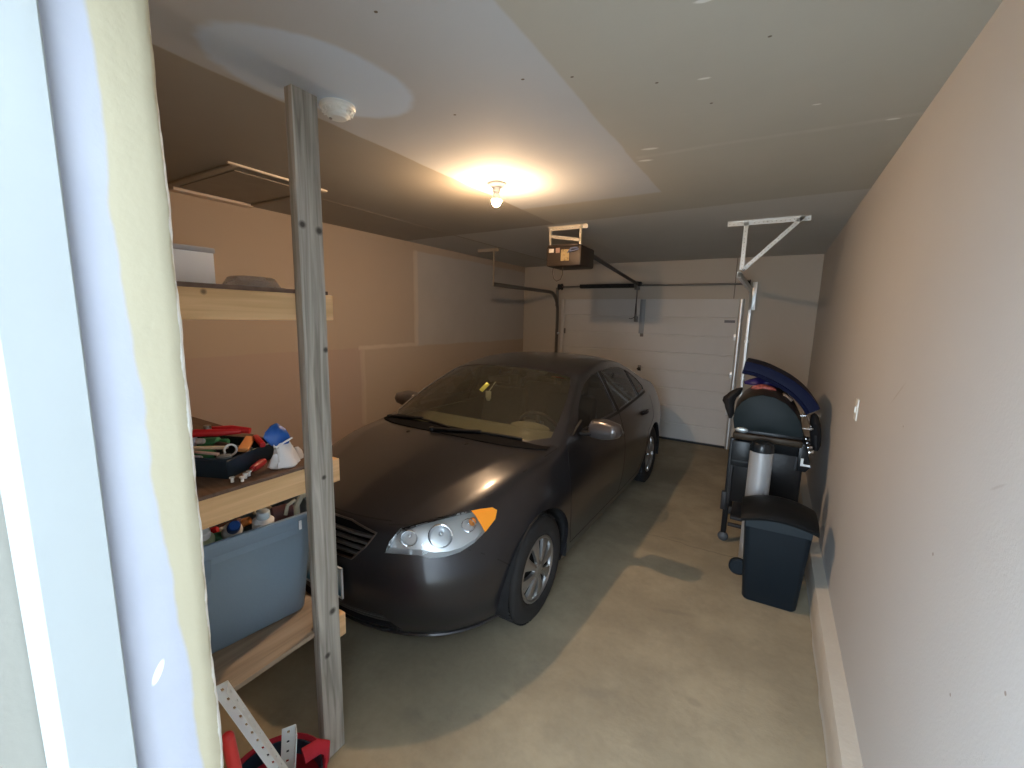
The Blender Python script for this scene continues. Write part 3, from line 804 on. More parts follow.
# plate
w = MB(); w.box((.068, -.012, .485), (.305, .004, .155), bev=.0015)
pl_ = w.obj('license_plate', mat('plate_white', (.50, .60, .66), .4), car, 'white plate with a blue lower band')
g = NG('plate_print', .4); 
col = g.mix(g.step(g.z, .42*CS, .52*CS), (.03, .16, .26), (.55, .66, .70)); PM = g.done(col)
w = MB(); w.box((.068, -.0148, .482), (.285, .002, .135)); w.obj('printed_face', PM, pl_)
w = MB()
for x0, x1, z0, z1 in ((-.156, .156, .559, .566), (-.156, .156, .404, .411), (-.156, -.149, .405, .565), (.149, .156, .405, .565)): w.b2(x0+.068, x1+.068, -.018, -.008, z0, z1)
w.obj('plate_frame', mat('plate_frame', (.6, .62, .64), .4), pl_)
# lower lip
pts = []
for i in range(33):
    a = -1+2*i/32; x = a*.78
    h_, n_ = hit((x*1.0, -2, .200), (0, 1, 0))
    if h_: pts.append(h_+Vector((0, .0, -.004)))
w = MB(); w.tube(pts, .012, seg=8, flat=(1, .8)); w.obj('bumper_lip', PAINT, car)

# headlamps
LENS = thin_glass('lamp_lens', (.95, .97, .98), .03)
AMB = mat('amber_lens', (1.0, .33, .02), .15, trans=.35, emit=None)
REFL = mat('lamp_reflector', (.92, .93, .95), .12, metal=.95)
for s, val in ((1, 5), (-1, 6)):
    fs = [f_ for f_ in bm.faces if f_[PL] == val]
    if not fs: continue
    # split outer end as amber
    lens = extract([val], 'headlight', LENS, .0015, .02)
    # backing bowl: same patch pushed inwards
    t = bmesh.new(); vmm = {}
    for f_ in fs:
        for v in f_.verts:
            if v not in vmm: vmm[v] = t.verts.new(v.co+Vector((-.30*s, .75, -.05))*.07)
        t.faces.new([vmm[v] for v in f_.verts])
    t.normal_update(); ed = [e for e in t.edges if len(e.link_faces) == 1]
    ex = bmesh.ops.extrude_edge_only(t, edges=ed)
    for v in ex['geom']:
        if isinstance(v, bmesh.types.BMVert): v.co -= Vector((-.30*s, .75, -.05))*.07
    link('reflector_housing', t, mat('lamp_housing', (.72, .74, .76), .28, metal=.55), lens)
    U, W = obl(s); D = Vector((.52*s, -.85, .10)).normalized()
    def lamp_pt(x, y, z): return Vector((x*s, y, z))
    for (cx, cy, cz, r) in ((.483, .174, .712, .040), (.599, .274, .715, .058), (.681, .393, .742, .034)):
        c0 = lamp_pt(cx, cy, cz); h_, n_ = hit(c0+D*1.0, -D)
        if h_: c0 = h_-D*.016
        w = MB(); q = D.to_track_quat('Z', 'Y').to_euler()
        w.lathe([(r, 0), (r*1.03, -.004), (r*.92, -.02), (r*.7, -.04), (r*.35, -.055), (0, -.058)], c0, rot=q, seg=28)
        w.lathe([(r*.98, .002), (r*1.06, 0), (r*1.06, -.006), (r*.98, -.006)], c0, rot=q, seg=28)
        w.sphere(c0-D*.028, r*.26, seg=14); w.cyl(c0-D*.05, c0-D*.028, r*.2)
        w.obj('reflector', REFL, lens)
    # amber turn signal inside the outer end
    w = MB(); ctr = lamp_pt(.70, .40, .755); h_, n_ = hit(ctr+D, -D)
    w.sphere((h_ or ctr)-D*.022, .020, (1, 1, 1.1)); w.obj('indicator_bulb', mat('amber_bulb', (.9, .30, .06), .3), lens)
    am = [f_ for f_ in fs if f_.calc_center_median().y > .447]
    t = bmesh.new(); vmm = {}
    for f_ in am:
        for v in f_.verts:
            if v not in vmm: vmm[v] = t.verts.new(v.co+v.normal*.0025)
        t.faces.new([vmm[v] for v in f_.verts])
    if am: link('amber_reflector', t, mat('amber_cover', (1.0, .36, .03), .2, spec=.6), lens)['label'] = 'orange corner lens'

# side mirrors
for s in (1, -1):
    t = bmesh.new(); bmesh.ops.create_cube(t, size=1)
    bmesh.ops.subdivide_edges(t, edges=t.edges[:], cuts=1, use_grid_fill=True)
    bmesh.ops.subdivide_edges(t, edges=t.edges[:], cuts=2, use_grid_fill=True)
    for v in t.verts:
        p = v.co*2; n_ = p.normalized(); k = .55
        q = p*(1-k)+n_*k*1.15
        x, y, z = q
        z *= (1.0-.28*max(0, x)) ; y2 = y*(1-.15*abs(z)) 
        if y > 0: y2 = min(y2, .45)
        v.co = Vector((x*.112, y2*.075, z*.068+x*.004))
    mb = MB(); mb.merge(t, Matrix.Translation((.955*s, 1.63, 1.022)) @ Matrix.Diagonal((s, 1, 1, 1)) @ Matrix.Rotation(-.12, 4, 'Z'))
    bmesh.ops.recalc_face_normals(mb.bm, faces=mb.bm.faces[:])
    mr = mb.obj('side_mirror', mat('mirror_shell', (.13, .12, .12), .28, metal=.6, coat=.5), car, angle=60)
    w = MB(); w.tube([(.78*s, 1.56, .985), (.83*s, 1.59, .985), (.88*s, 1.62, .99)], .024, seg=10, flat=(1.3, .8))
    w.prism([(1.42, .985), (1.60, .985), (1.60, 1.075)], .772, .79 if s > 0 else .79, YZ(0) if s > 0 else Matrix.Diagonal((-1, 1, 1, 1)) @ YZ(0))
    w.obj('mirror_mount', BLK, mr)
    w = MB(); w.box((.957*s, 1.664, 1.022), (.165, .004, .09), bev=.002); w.obj('mirror_glass', CHROME, mr)

# wheels
TYRE = mat('tyre_rubber', (.018, .018, .019), .75, bump=.2, bscale=80)
HUB = mat('silver_hubcap', (.36, .36, .36), .32, metal=.85)
def wheel(x, y, s, src=[]):
    if src:
        a, hc = src; o = a.copy(); C.objects.link(o); h2 = hc.copy(); C.objects.link(h2); h2.parent = o
        o.location = (x, y, .3175); o.rotation_euler = (0, 0, 0 if s > 0 else PI); return o
    w = MB()
    P = [(.190, .062), (.196, .075), (.215, .088), (.245, .094), (.275, .090), (.298, .080), (.310, .066), (.3165, .045), (.3175, 0), (.3165, -.045), (.310, -.066), (.298, -.08), (.27, -.09), (.21, -.088), (.19, -.07), (.185, 0)]
    w.lathe(P, axis='X', seg=64, close=True)
    for k in range(60):   # tread blocks
        a = 2*PI*k/60
        for xx in (-.05, 0, .05):
            w.box((xx, math.cos(a+xx)*.3175, math.sin(a+xx)*.3175), (.032, .022, .004), rot=(a+xx+PI/2, 0, 0))
    a = w.obj('wheel', TYRE, car, loc=(x, y, .3175))
    h = MB()
    h.lathe([(.192, .055), (.199, .072), (.197, .080), (.186, .082), (.176, .074), (.172, .060), (.178, .05)], axis='X', seg=56, mi=0)   # rim lip
    h.lathe([(0, .052), (.175, .048), (.185, .0)], axis='X', seg=40, mi=1)    # dark disc behind the openings
    h.lathe([(0, .090), (.030, .090), (.034, .087), (.040, .086), (.052, .080), (.056, .066)], axis='X', seg=32)
    for k in range(8):
        a0 = 2*PI*k/8+.2
        t = bmesh.new(); rows = []
        for r_, hw, xx in ((.045, .0165, .084), (.08, .021, .086), (.115, .027, .084), (.15, .036, .080), (.178, .050, .075)):
            row = []
            for u, dx in ((-1, -.022), (-.92, -.004), (-.5, .0), (0, .003), (.5, .0), (.92, -.004), (1, -.022)):
                row.append(t.verts.new((xx+dx, u*hw, r_)))
            rows.append(row)
        for A, B in zip(rows, rows[1:]):
            for j in range(6): t.faces.new((A[j], A[j+1], B[j+1], B[j]))
        bmesh.ops.recalc_face_normals(t, faces=t.faces[:])
        if t.faces[8].normal.x < 0: bmesh.ops.reverse_faces(t, faces=t.faces[:])
        h.merge(t, Matrix.Rotation(a0, 4, 'X'))
    hc = h.obj('hubcap', [HUB, DRK], a)
    src.extend((a, hc)); return a
TX = .768
wheel(TX, WHY[0], 1)
wheel(TX, WHY[1], 1); wheel(-TX, WHY[0], -1); wheel(-TX, WHY[1], -1)
for v_ in (8, 9): extract([v_], 'tail_lamp', mat('red_lens', (.35, .01, .01), .2), .002, .02)
bm.free()
# ------------------------------------------------------------------ overhead door and its hardware
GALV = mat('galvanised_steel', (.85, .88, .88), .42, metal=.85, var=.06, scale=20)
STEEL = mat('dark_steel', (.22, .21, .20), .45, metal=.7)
IRON = mat('black_iron', (.02, .02, .022), .5)
DOORP = mat('door_white_paint', (.64, .62, .59), .55, var=.03, scale=2, bump=.15, bscale=70)
t = thing('door_1', 'white sectional overhead garage door with four wide panels', None, (0, FY, 0)); t['kind'] = 'structure'
del_keys = [k for k in ('category',) if k in t]
for k in del_keys: del t[k]
PH = 2.06/4
for i in range(4):
    z0 = i*PH; w = MB()
    prof = [(0, .0), (.022, .0), (.022, .004), (.030, .004), (.034, .010), (.034, PH*.5-.012), (.028, PH*.5-.004), (.028, PH*.5+.004), (.034, PH*.5+.012), (.034, PH-.012), (.030, PH-.004), (.022, PH-.004), (.022, PH), (0, PH)]
    w.prism([(-y+.03, z+z0) for y, z in prof], -3.02, -.375, YZ(0))
    w.obj('door_panel', DOORP, t, angle=20)
for z in (PH, 2*PH, 3*PH):
    for x in (-2.97, -1.70, -.45):
        w = MB(); w.box((x, -.010, z), (.05, .008, .085), bev=.003); w.cyl((x-.025, -.018, z), (x+.025, -.018, z), .008, seg=12)
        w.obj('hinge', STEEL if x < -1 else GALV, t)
w = MB(); w.box((-1.71, -.014, 1.80), (.075, .02, .50), bev=.004); w.obj('centre_stile', mat('grey_strut', (.36, .38, .40), .5, metal=.3), t)
w = MB(); w.cyl((-1.70, -.005, 1.02), (-1.70, -.05, 1.02), .026, bev=.006); w.box((-1.70, -.055, 1.02), (.055, .012, .02), bev=.004); w.obj('lock_handle', IRON, t)
w = MB(); w.box((-.535, -.008, 1.755), (.13, .004, .035)); w.obj('sticker', mat('grey_sticker', (.20, .20, .21), .6), t)
w = MB(); w.box((-1.7, -.02, .012), (2.62, .05, .024), bev=.006); w.obj('bottom_seal', IRON, t)
# bright stop strips at the sides of the door
for x, nm in ((-.412, 'right'), (-2.995, 'left')):
    struct((MB().prism([(x+.030*math.cos(a), -(FY-.03)+.026*math.sin(a)) for a in [PI*i/14 for i in range(15)]], 0, 2.05, Matrix.Diagonal((1, -1, 1, 1)))).obj('trim_5' if x > -1 else 'trim_6', GALV if x > -1 else DOORP), 'pale %s-hand stop strip of the overhead door' % nm)
struct(MB().b2(-.52, -.508, FY-.004, FY, 2.06, CEIL).obj('trim_7', mat('joint_line', (.25, .22, .19), .8)), 'thin vertical joint in the drywall above the door')

def track(name, x, yend, label):
    t = thing(name, label, 'track', (x, FY-.06, 0), group=None)
    def chan(path, nm):
        # C-shaped channel swept along a path in the YZ plane
        w = MB(); tt = bmesh.new(); prev = None
        for i, (y, z) in enumerate(path):
            a = path[max(i-1, 0)]; b = path[min(i+1, len(path)-1)]
            d = Vector((b[0]-a[0], b[1]-a[1])).normalized(); n_ = Vector((-d.y, d.x))
            q = []
            for (u, v) in ((.016, -.024), (.0, -.026), (-.016, -.022), (-.016, .022), (0, .026), (.016, .024), (.016, .021), (0, .023), (-.013, .019), (-.013, -.019), (0, -.023), (.016, -.021)):
                q.append(tt.verts.new((u, y+n_.x*v, z+n_.y*v)))
            if prev:
                for k in range(12): tt.faces.new((prev[k], prev[(k+1) % 12], q[(k+1) % 12], q[k]))
            else: tt.faces.new(q[::-1])
            prev = q
        tt.faces.new(prev); bmesh.ops.recalc_face_normals(tt, faces=tt.faces[:])
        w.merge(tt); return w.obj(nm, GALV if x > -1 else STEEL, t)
    R_ = .30; zt = 2.15
    chan([(0, .02), (0, 1.0), (0, zt-R_)]+[(-R_+R_*math.cos(a), zt-R_+R_*math.sin(a)) for a in [PI/2*i/10 for i in range(1, 11)]]+[(-1.0, zt), (yend-(FY-.06), zt)], 'rail')
    return t
tl = track('door_track', -3.08, 4.62, 'steel door track along the left side wall')
tr_ = track('door_track', -.31, 4.23, 'steel door track on the right beside the bright stop strip')
for tt_, s in ((tl, 1), (tr_, -1)):
    for z in (.5, 1.0, 1.5):
        w = MB(); w.box((0, .035, z), (.05, .05, .035), bev=.003); w.obj('wall_bracket', GALV, tt_)
w = MB(); w.box((.03, .03, 2.09), (.055, .012, .36), bev=.003); w.box((.055, .0, 2.09), (.005, .08, .36)); w.obj('flag_bracket', GALV, tr_)
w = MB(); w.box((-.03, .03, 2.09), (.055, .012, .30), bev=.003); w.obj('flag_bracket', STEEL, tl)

def perforated(w, a, b, wd=.032, th=.003, mi=0, up=Vector((0, -1, 0)), n=None):
    """perforated angle iron between two points: two flanges with punched slots"""
    a, b = Vector(a), Vector(b); d = b-a; L = d.length; d.normalize()
    side = d.cross(up).normalized(); u2 = side.cross(d).normalized()
    n = n or max(2, int(L/.03)); hs = .004; tt = bmesh.new()
    for (S, T) in ((side, u2), (u2, -side)):
        for i in range(n):
            s0, s1 = L*i/n, L*(i+1)/n; m0, m1 = lerp(s0, s1, .36), lerp(s0, s1, .64)
            gx = [s0, m0, m1, s1]; gy = [0, wd*.40, wd*.60, wd]
            P = [[tt.verts.new(a+d*x+S*y) for y in gy] for x in gx]
            for k in range(3):
                for j in range(3):
                    if k == 1 and j == 1: continue
                    tt.faces.new((P[k][j], P[k+1][j], P[k+1][j+1], P[k][j+1]))
    bmesh.ops.remove_doubles(tt, verts=tt.verts[:], dist=1e-5)
    r = bmesh.ops.solidify(tt, geom=tt.faces[:], thickness=th)
    w.merge(tt, None, mi)
WSTEEL = mat('pale_perforated_steel', (.72, .75, .74), .4, metal=.35)
t = thing('track_hanger', 'triangular perforated steel hanger under the ceiling on the right', 'bracket', (-.30, 4.23, CEIL))
w = MB(); perforated(w, (-.135, 0, -.003), (.455, 0, -.003), .034); w.obj('ceiling_angle', WSTEEL, t)
w = MB(); perforated(w, (.02, .0, -.01), (.02, 0, -.40), .030); w.obj('vertical_strap', WSTEEL, t)
w = MB(); perforated(w, (.42, .0, -.01), (.035, 0, -.40), .030); w.obj('diagonal_brace', WSTEEL, t)
w = MB(); w.cyl((.02, -.02, -.40), (.02, .03, -.40), .010, seg=6); w.obj('bolt', STEEL, t)
t = thing('track_hanger', 'single strap hanger holding the left door track near the grey wall patch', 'bracket', (-3.10, 4.64, CEIL))
w = MB(); perforated(w, (-.26, 0, -.003), (.06, 0, -.003), .030); w.obj('ceiling_angle', mat('tan_steel', (.50, .44, .36), .5, metal=.4), t)
w = MB(); perforated(w, (0, 0, -.01), (0, 0, -.46), .022); w.obj('vertical_strap', mat('tan_steel', (.5, .44, .36), .5), t)

t = thing('torsion_spring_shaft', 'steel shaft with a black spring above the overhead door', 'spring', (0, FY-.11, 2.245))
w = MB(); w.cyl((-3.05, 0, 0), (-.33, 0, 0), .0127, seg=14); w.obj('shaft', STEEL, t)
w = MB(); pts = []
n_t = 46
for i in range(n_t*8+1):
    a = 2*PI*i/8; pts.append((-2.68+.85*i/(n_t*8), .026*math.cos(a), .026*math.sin(a)))
w.tube(pts, .0085, seg=5); w.obj('spring', IRON, t)
for x in (-3.02, -.36):
    w = MB(); w.lathe([(.0, -.03), (.05, -.03), (.05, -.024), (.042, -.018), (.042, .018), (.052, .024), (.052, .03), (0, .03)], (x, 0, 0), axis='X', seg=24); w.obj('cable_drum', IRON, t)
w = MB(); w.box((-1.80, .05, .0), (.05, .12, .12), bev=.004); w.cyl((-1.83, 0, 0), (-1.77, 0, 0), .03); w.obj('centre_bearing', STEEL, t)

t = thing('garage_door_opener', 'garage door opener hung from the ceiling with a long dark rail', 'door opener', (-1.73, 3.79, CEIL))
UN = mat('opener_housing', (.055, .04, .03), .5, metal=.3)
w = MB(); w.box((0, .10, -.275), (.35, .34, .185), bev=.02); w.box((0, .02, -.185), (.30, .22, .02), bev=.005); w.obj('motor_housing', UN, t)
w = MB(); w.box((-.12, -.073, -.225), (.05, .006, .035), bev=.004); w.obj('label_plate', mat('pale_plate', (.75, .70, .62), .5), t)
w = MB(); w.box((-.055, -.073, -.225), (.04, .006, .045), bev=.004); w.obj('lens_cover', mat('brown_lens', (.42, .26, .2), .35), t)
w = MB(); w.b2(-.02, .06, -.078, -.068, -.32, -.22); 
for i, (x, z) in enumerate(((0, -.23), (.03, -.24), (.01, -.27), (.045, -.30), (.02, -.31))): w.sphere((x, -.08, z), .011)
w.obj('terminal_block', mat('brass_terminals', (.55, .42, .22), .35, metal=.6), t)
w = MB(); w.tube([(.06, -.08, -.24), (.09, -.10, -.215), (.13, -.08, -.21), (.16, .0, -.20)], .008); w.tube([(.05, -.08, -.25), (.08, -.11, -.24), (.12, -.09, -.235), (.15, -.07, -.22)], .006); w.obj('wiring', mat('blue_grey_wire', (.16, .18, .28), .5), t)
w = MB(); perforated(w, (-.19, 0, -.003), (.20, 0, -.003), .03); w.obj('ceiling_angle', mat('cream_steel', (.72, .66, .55), .45, metal=.4), t)  # one cream steel colour for the opener's angle and straps
LS = MATS['cream_steel']
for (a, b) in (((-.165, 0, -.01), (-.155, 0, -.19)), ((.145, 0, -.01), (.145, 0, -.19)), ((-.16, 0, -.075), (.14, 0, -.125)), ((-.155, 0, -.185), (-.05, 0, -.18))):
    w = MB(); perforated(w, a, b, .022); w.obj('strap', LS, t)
w = MB(); w.tube([(.10, .22, -.20), (.02, 1.4, -.26), (-.045, 2.64, -.325)], .022, seg=4); w.obj('rail', STEEL if False else mat('rail_steel', (.05, .045, .04), .4, metal=.6), t)
w = MB(); w.tube([(.10, .22, -.225), (.03, 1.4, -.285), (-.045, 2.62, -.345)], .005); w.obj('chain', IRON, t)
w = MB(); w.box((-.045, 2.66, -.32), (.09, .07, .06), bev=.01); w.obj('header_bracket', IRON, t)
w = MB(); w.tube([(-.045, 2.62, -.34), (-.05, 2.63, -.60), (-.05, 2.66, -.83)], .013, seg=8, flat=(1.4, .5)); w.box((-.05, 2.68, -.83), (.06, .02, .08), bev=.004); w.obj('door_arm', STEEL, t)
w = MB(); w.tube([(-.045, 2.60, -.60), (-.05, 2.60, -.80), (-.10, 2.60, -.83), (-.13, 2.60, -.82)], .005); w.obj('release_cord', IRON, t)
w = MB(); w.tube([(-.13, .0, -.365), (-.135, .0, -.42), (-.12, 0, -.47), (-.09, 0, -.495), (-.05, 0, -.48), (-.03, 0, -.43), (-.035, 0, -.365)], .004, seg=6); w.obj('cord_loop', mat('cord_brown', (.10, .08, .06), .7), t)

# smoke detector by the post, switch plate on the right wall
t = thing('smoke_detector', 'round white smoke detector on the ceiling beside the post', 'smoke detector', (-1.625, 1.255, CEIL))
WP = mat('white_plastic', (.80, .84, .82), .45)
MB().lathe([(0, 0), (.068, 0), (.070, -.012), (.066, -.018), (0, -.018)], seg=36).obj('base', WP, t)
w = MB(); w.lathe([(0, -.016), (.060, -.016), (.060, -.026), (.052, -.034), (.046, -.035), (.044, -.042), (.034, -.050), (0, -.052)], seg=36)
for k in range(16): w.box((.057*math.cos(k*PI/8), .057*math.sin(k*PI/8), -.028), (.008, .005, .010), rot=(0, 0, k*PI/8))
w.obj('sensor_cover', WP, t)
w = MB(); w.cyl((-.02, -.02, -.050), (-.02, -.02, -.055), .006); w.obj('test_button', mat('grey_button', (.3, .3, .3), .5), t)
t = thing('light_switch', 'small white wall plate alone on the right wall', 'switch', (RX, 2.905, 1.30))
w = MB(); w.box((-.003, 0, 0), (.006, .070, .115), bev=.002); w.obj('plate', WP, t)
w = MB(); w.box((-.008, 0, 0), (.008, .018, .035), bev=.002); w.obj('rocker', WP, t)
# ------------------------------------------------------------------ home-made shelves by the doorway
def wood(name, c1, c2, rough=.7, axis=2, knots=(), scale=1.0):
    m = bpy.data.materials.new(name); m.use_nodes = True; nt = m.node_tree; b = nt.nodes['Principled BSDF']; b.inputs['Roughness'].default_value = rough
    b.inputs['Specular IOR Level'].default_value = .3
    tc = nt.nodes.new('ShaderNodeTexCoord'); mp = nt.nodes.new('ShaderNodeMapping')
    sc_ = [28*scale]*3; sc_[axis] = 1.6*scale; mp.inputs['Scale'].default_value = sc_
    nt.links.new(tc.outputs['Object'], mp.inputs['Vector'])
    n = nt.nodes.new('ShaderNodeTexNoise'); n.inputs['Scale'].default_value = 1.4; n.inputs['Detail'].default_value = 8; n.inputs['Distortion'].default_value = .8
    nt.links.new(mp.outputs[0], n.inputs['Vector'])
    r = nt.nodes.new('ShaderNodeValToRGB'); r.color_ramp.elements[0].position = .32; r.color_ramp.elements[1].position = .68
    r.color_ramp.elements[0].color = tuple(c1)+(1,); r.color_ramp.elements[1].color = tuple(c2)+(1,)
    nt.links.new(n.outputs['Fac'], r.inputs['Fac']); out = r.outputs['Color']
    g_ = nt.nodes.new('ShaderNodeVectorMath'); 
    for (x, y, z, rr) in knots:
        d = nt.nodes.new('ShaderNodeVectorMath'); d.operation = 'DISTANCE'; d.inputs[1].default_value = (x, y, z)
        nt.links.new(tc.outputs['Object'], d.inputs[0])
        mr = nt.nodes.new('ShaderNodeMapRange'); mr.inputs['From Min'].default_value = rr*1.3; mr.inputs['From Max'].default_value = rr*.5
        nt.links.new(d.outputs['Value'], mr.inputs['Value'])
        mx = nt.nodes.new('ShaderNodeMix'); mx.data_type = 'RGBA'; nt.links.new(mr.outputs[0], mx.inputs[0])
        nt.links.new(out, mx.inputs[6]); mx.inputs[7].default_value = tuple(c*.32 for c in c1)+(1,); out = mx.outputs[2]
    nt.links.new(out, b.inputs['Base Color'])
    bp = nt.nodes.new('ShaderNodeBump'); bp.inputs['Strength'].default_value = .3; bp.inputs['Distance'].default_value = .002
    nt.links.new(n.outputs['Fac'], bp.inputs['Height']); nt.links.new(bp.outputs[0], b.inputs['Normal'])
    return m
PX0, PX1, PY0, PY1 = -1.379, -1.341, .870, .959
GREYW = wood('weathered_grey_stud', (.21, .195, .17), (.49, .465, .42), knots=((-1.341, .945, 2.02, .013), (-1.341, .885, 2.03, .012), (-1.341, .92, 1.16, .009), (-1.341, .93, .62, .014), (-1.341, .90, .45, .012), (-1.341, .95, 1.62, .010)))
PINE = wood('fresh_pine', (.60, .38, .19), (.76, .51, .28), axis=1, knots=((-1.38, .60, 1.80, .008),))
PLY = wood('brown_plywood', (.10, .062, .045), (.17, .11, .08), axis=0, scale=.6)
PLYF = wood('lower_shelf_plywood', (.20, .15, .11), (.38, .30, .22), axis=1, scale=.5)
sh = thing('shelving', 'home-made shelves of pine two-by-fours nailed to a weathered grey post', 'shelf', (0, 0, 0))
w = MB(); w.b2(PX0, PX1, PY0, PY1, 0, 2.44, bev=.002); w.obj('post', GREYW, sh, 'weathered grey two-by-four post')
for z0, z1, y0_ in ((1.722, 1.811, .25), (1.108, 1.198, .25), (.45, .545, .93)):
    w = MB(); w.b2(-1.418, -1.3805, y0_, 1.016, z0, z1, bev=.003); w.obj('beam', PINE, sh, 'yellow pine beam end sticking out past the post')
for z0, z1 in ((1.722, 1.811), (1.108, 1.198), (.45, .545)):
    w = MB(); w.b2(LX, -1.42, .245, .283, z0, z1, bev=.003); w.obj('back_ledger', PINE, sh)
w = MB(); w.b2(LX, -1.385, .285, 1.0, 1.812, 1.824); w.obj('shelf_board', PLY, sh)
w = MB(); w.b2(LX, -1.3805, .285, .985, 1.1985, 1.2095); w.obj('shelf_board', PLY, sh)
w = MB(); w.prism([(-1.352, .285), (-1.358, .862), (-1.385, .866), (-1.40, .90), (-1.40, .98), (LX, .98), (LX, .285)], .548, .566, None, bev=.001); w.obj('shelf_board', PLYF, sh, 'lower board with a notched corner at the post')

# upper shelf: white box and clear tray
t = thing('cardboard_box', 'long white cardboard box on the top shelf', 'box', (-1.60, .735, 1.825))
WB_ = mat('white_carton', (.88, .90, .93), .5, var=.02)
w = MB(); w.b2(-.30, 0, -.36, 0, 0, .118, bev=.003); w.obj('carton', WB_, t)
w = MB(); w.b2(-.305, .003, -.363, .003, .108, .124, bev=.002); w.obj('lid', mat('carton_edge', (.42, .42, .44), .6), t)
t = thing('plastic_tray', 'clear plastic clamshell tray lying on the top shelf beside the white box', 'tray', (-1.62, .86, 1.825))
CLR = mat('clear_plastic', (.75, .72, .70), .12, trans=.75, ior=1.3)
w = MB()
pr_ = []; tt = bmesh.new()
for (sx, sy, z) in ((.09, .095, 0), (.09, .095, .006), (.078, .083, .008), (.060, .066, .040), (.052, .058, .044)):
    ring_ = [tt.verts.new((sx*math.copysign(abs(math.cos(a))**.5, math.cos(a)), sy*math.copysign(abs(math.sin(a))**.5, math.sin(a)), z)) for a in [2*PI*i/32 for i in range(32)]]
    if pr_:
        for k in range(32): tt.faces.new((pr_[k], pr_[(k+1) % 32], ring_[(k+1) % 32], ring_[k]))
    pr_ = ring_
tt.faces.new(pr_); w.merge(tt); w.obj('tray_shell', CLR, t)
w = MB(); w.tube([(.088*math.copysign(abs(math.cos(a))**.5, math.cos(a)), .093*math.copysign(abs(math.sin(a))**.5, math.sin(a)), .005) for a in [2*PI*i/40 for i in range(40)]], .004, closed=True); w.obj('rim', CLR, t)

# middle shelf: open tray of odds and ends
SZ = 1.2105
ang = math.atan2(.91, -.40)   # direction of the long visible side
t = thing('storage_tray', 'low dark blue open tray crammed with tools on the middle shelf', 'tray', (-1.45, .655, SZ), rot=(0, 0, ang))
NAVY = mat('navy_plastic', (.012, .028, .048), .38)
L_, W_, H_ = .235, .34, .066     # local x along the side, local y to the left
def open_box(L, W, H, th=.004, inset=.012, floor=.004):
    tt = bmesh.new()
    o0 = [(inset, inset, 0), (L-inset, inset, 0), (L-inset, W-inset, 0), (inset, W-inset, 0)]; o1 = [(0, 0, H), (L, 0, H), (L, W, H), (0, W, H)]
    i1 = [(th, th, H), (L-th, th, H), (L-th, W-th, H), (th, W-th, H)]; i0 = [(inset+th, inset+th, floor), (L-inset-th, inset+th, floor), (L-inset-th, W-inset-th, floor), (inset+th, W-inset-th, floor)]
    R = [[tt.verts.new(p) for p in q] for q in (o0, o1, i1, i0)]
    for A, B in zip(R, R[1:]):
        for k in range(4): tt.faces.new((A[k], A[(k+1) % 4], B[(k+1) % 4], B[k]))
    tt.faces.new(R[0][::-1]); tt.faces.new(R[3])
    bmesh.ops.recalc_face_normals(tt, faces=tt.faces[:])
    bmesh.ops.bevel(tt, geom=[e for e in tt.edges], offset=.002, segments=2, affect='EDGES')
    return tt
w = MB(); w.merge(open_box(L_, W_, H_, inset=.008)); w.obj('tray_body', NAVY, t)
w = MB(); w.tube([(0, 0, H_), (L_, 0, H_), (L_, W_, H_), (0, W_, H_)], .0045, closed=True, seg=8); w.obj('rim', NAVY, t)
def on_tray(u, v, z): # tray local -> world
    c, s_ = math.cos(ang), math.sin(ang); return Vector((-1.45+u*c-v*s_, .655+u*s_+v*c, SZ+z))
RED = mat('red_plastic', (.55, .022, .03), .35); GREEN = mat('green_plastic', (.05, .24, .11), .4); ORNG = mat('orange_tape', (.72, .30, .10), .5)
WHT = mat('white_glossy', (.78, .80, .82), .35); STICK = mat('pale_stick', (.62, .52, .40), .6); BLUE = mat('blue_print', (.02, .10, .42), .4)
LAV = mat('lavender_white', (.62, .62, .74), .45); GREYP = mat('grey_blue_plastic', (.22, .27, .33), .4)
# contents, each its own thing
t = thing('spring_clamp', 'red spring clamp on top of the navy tray', 'clamp', (0, 0, 0))
A = on_tray(.14, .15, .095)
w = MB(); w.tube([A+Vector((-.09, -.11, .0)), A+Vector((-.04, -.05, .020)), A+Vector((0, .0, .016)), A+Vector((.03, .06, .012))], [.009, .014, .013, .008], seg=12); w.obj('jaw', RED, t)
w = MB(); w.tube([A+Vector((-.10, -.03, .005)), A+Vector((-.05, .0, .020)), A+Vector((0, .045, .020)), A+Vector((.045, .085, .012))], [.006, .011, .014, .011], seg=12); w.obj('handle', RED, t)
w = MB(); w.cyl(A+Vector((-.03, -.02, .012)), A+Vector((-.03, -.02, .042)), .012); w.obj('pivot', STEEL, t)
def single(name, label, cat, w, m, group=None):
    o = w.obj(name, m); return tag(o, label, cat, group)
w = MB(); a_, b_ = on_tray(.075, .05, .075), on_tray(.14, .16, .060); d_ = (b_-a_).normalized()
w.lathe([(.0195, 0), (.0195, .11), (.016, .11), (.016, 0)], a_-d_*0, rot=d_.to_track_quat('Z', 'Y').to_euler(), close=True, seg=28)
tb = thing('tape_roll_tube', 'black tube with a white end ring poking out of the navy tray', 'tube', (0, 0, 0))
w.obj('tube', IRON, tb)
w = MB(); w.lathe([(.0150, -.002), (.0210, -.002), (.0210, .004), (.0150, .004)], a_, rot=d_.to_track_quat('Z', 'Y').to_euler(), close=True, seg=28); w.obj('end_ring', WHT, tb)
w = MB(); w.box(on_tray(.06, .155, .080), (.20, .012, .010), rot=(.0, .05, ang+PI/2+.10), bev=.002); single('wooden_stick', 'upper pale wooden stick lying across the navy tray', 'stick', w, STICK)
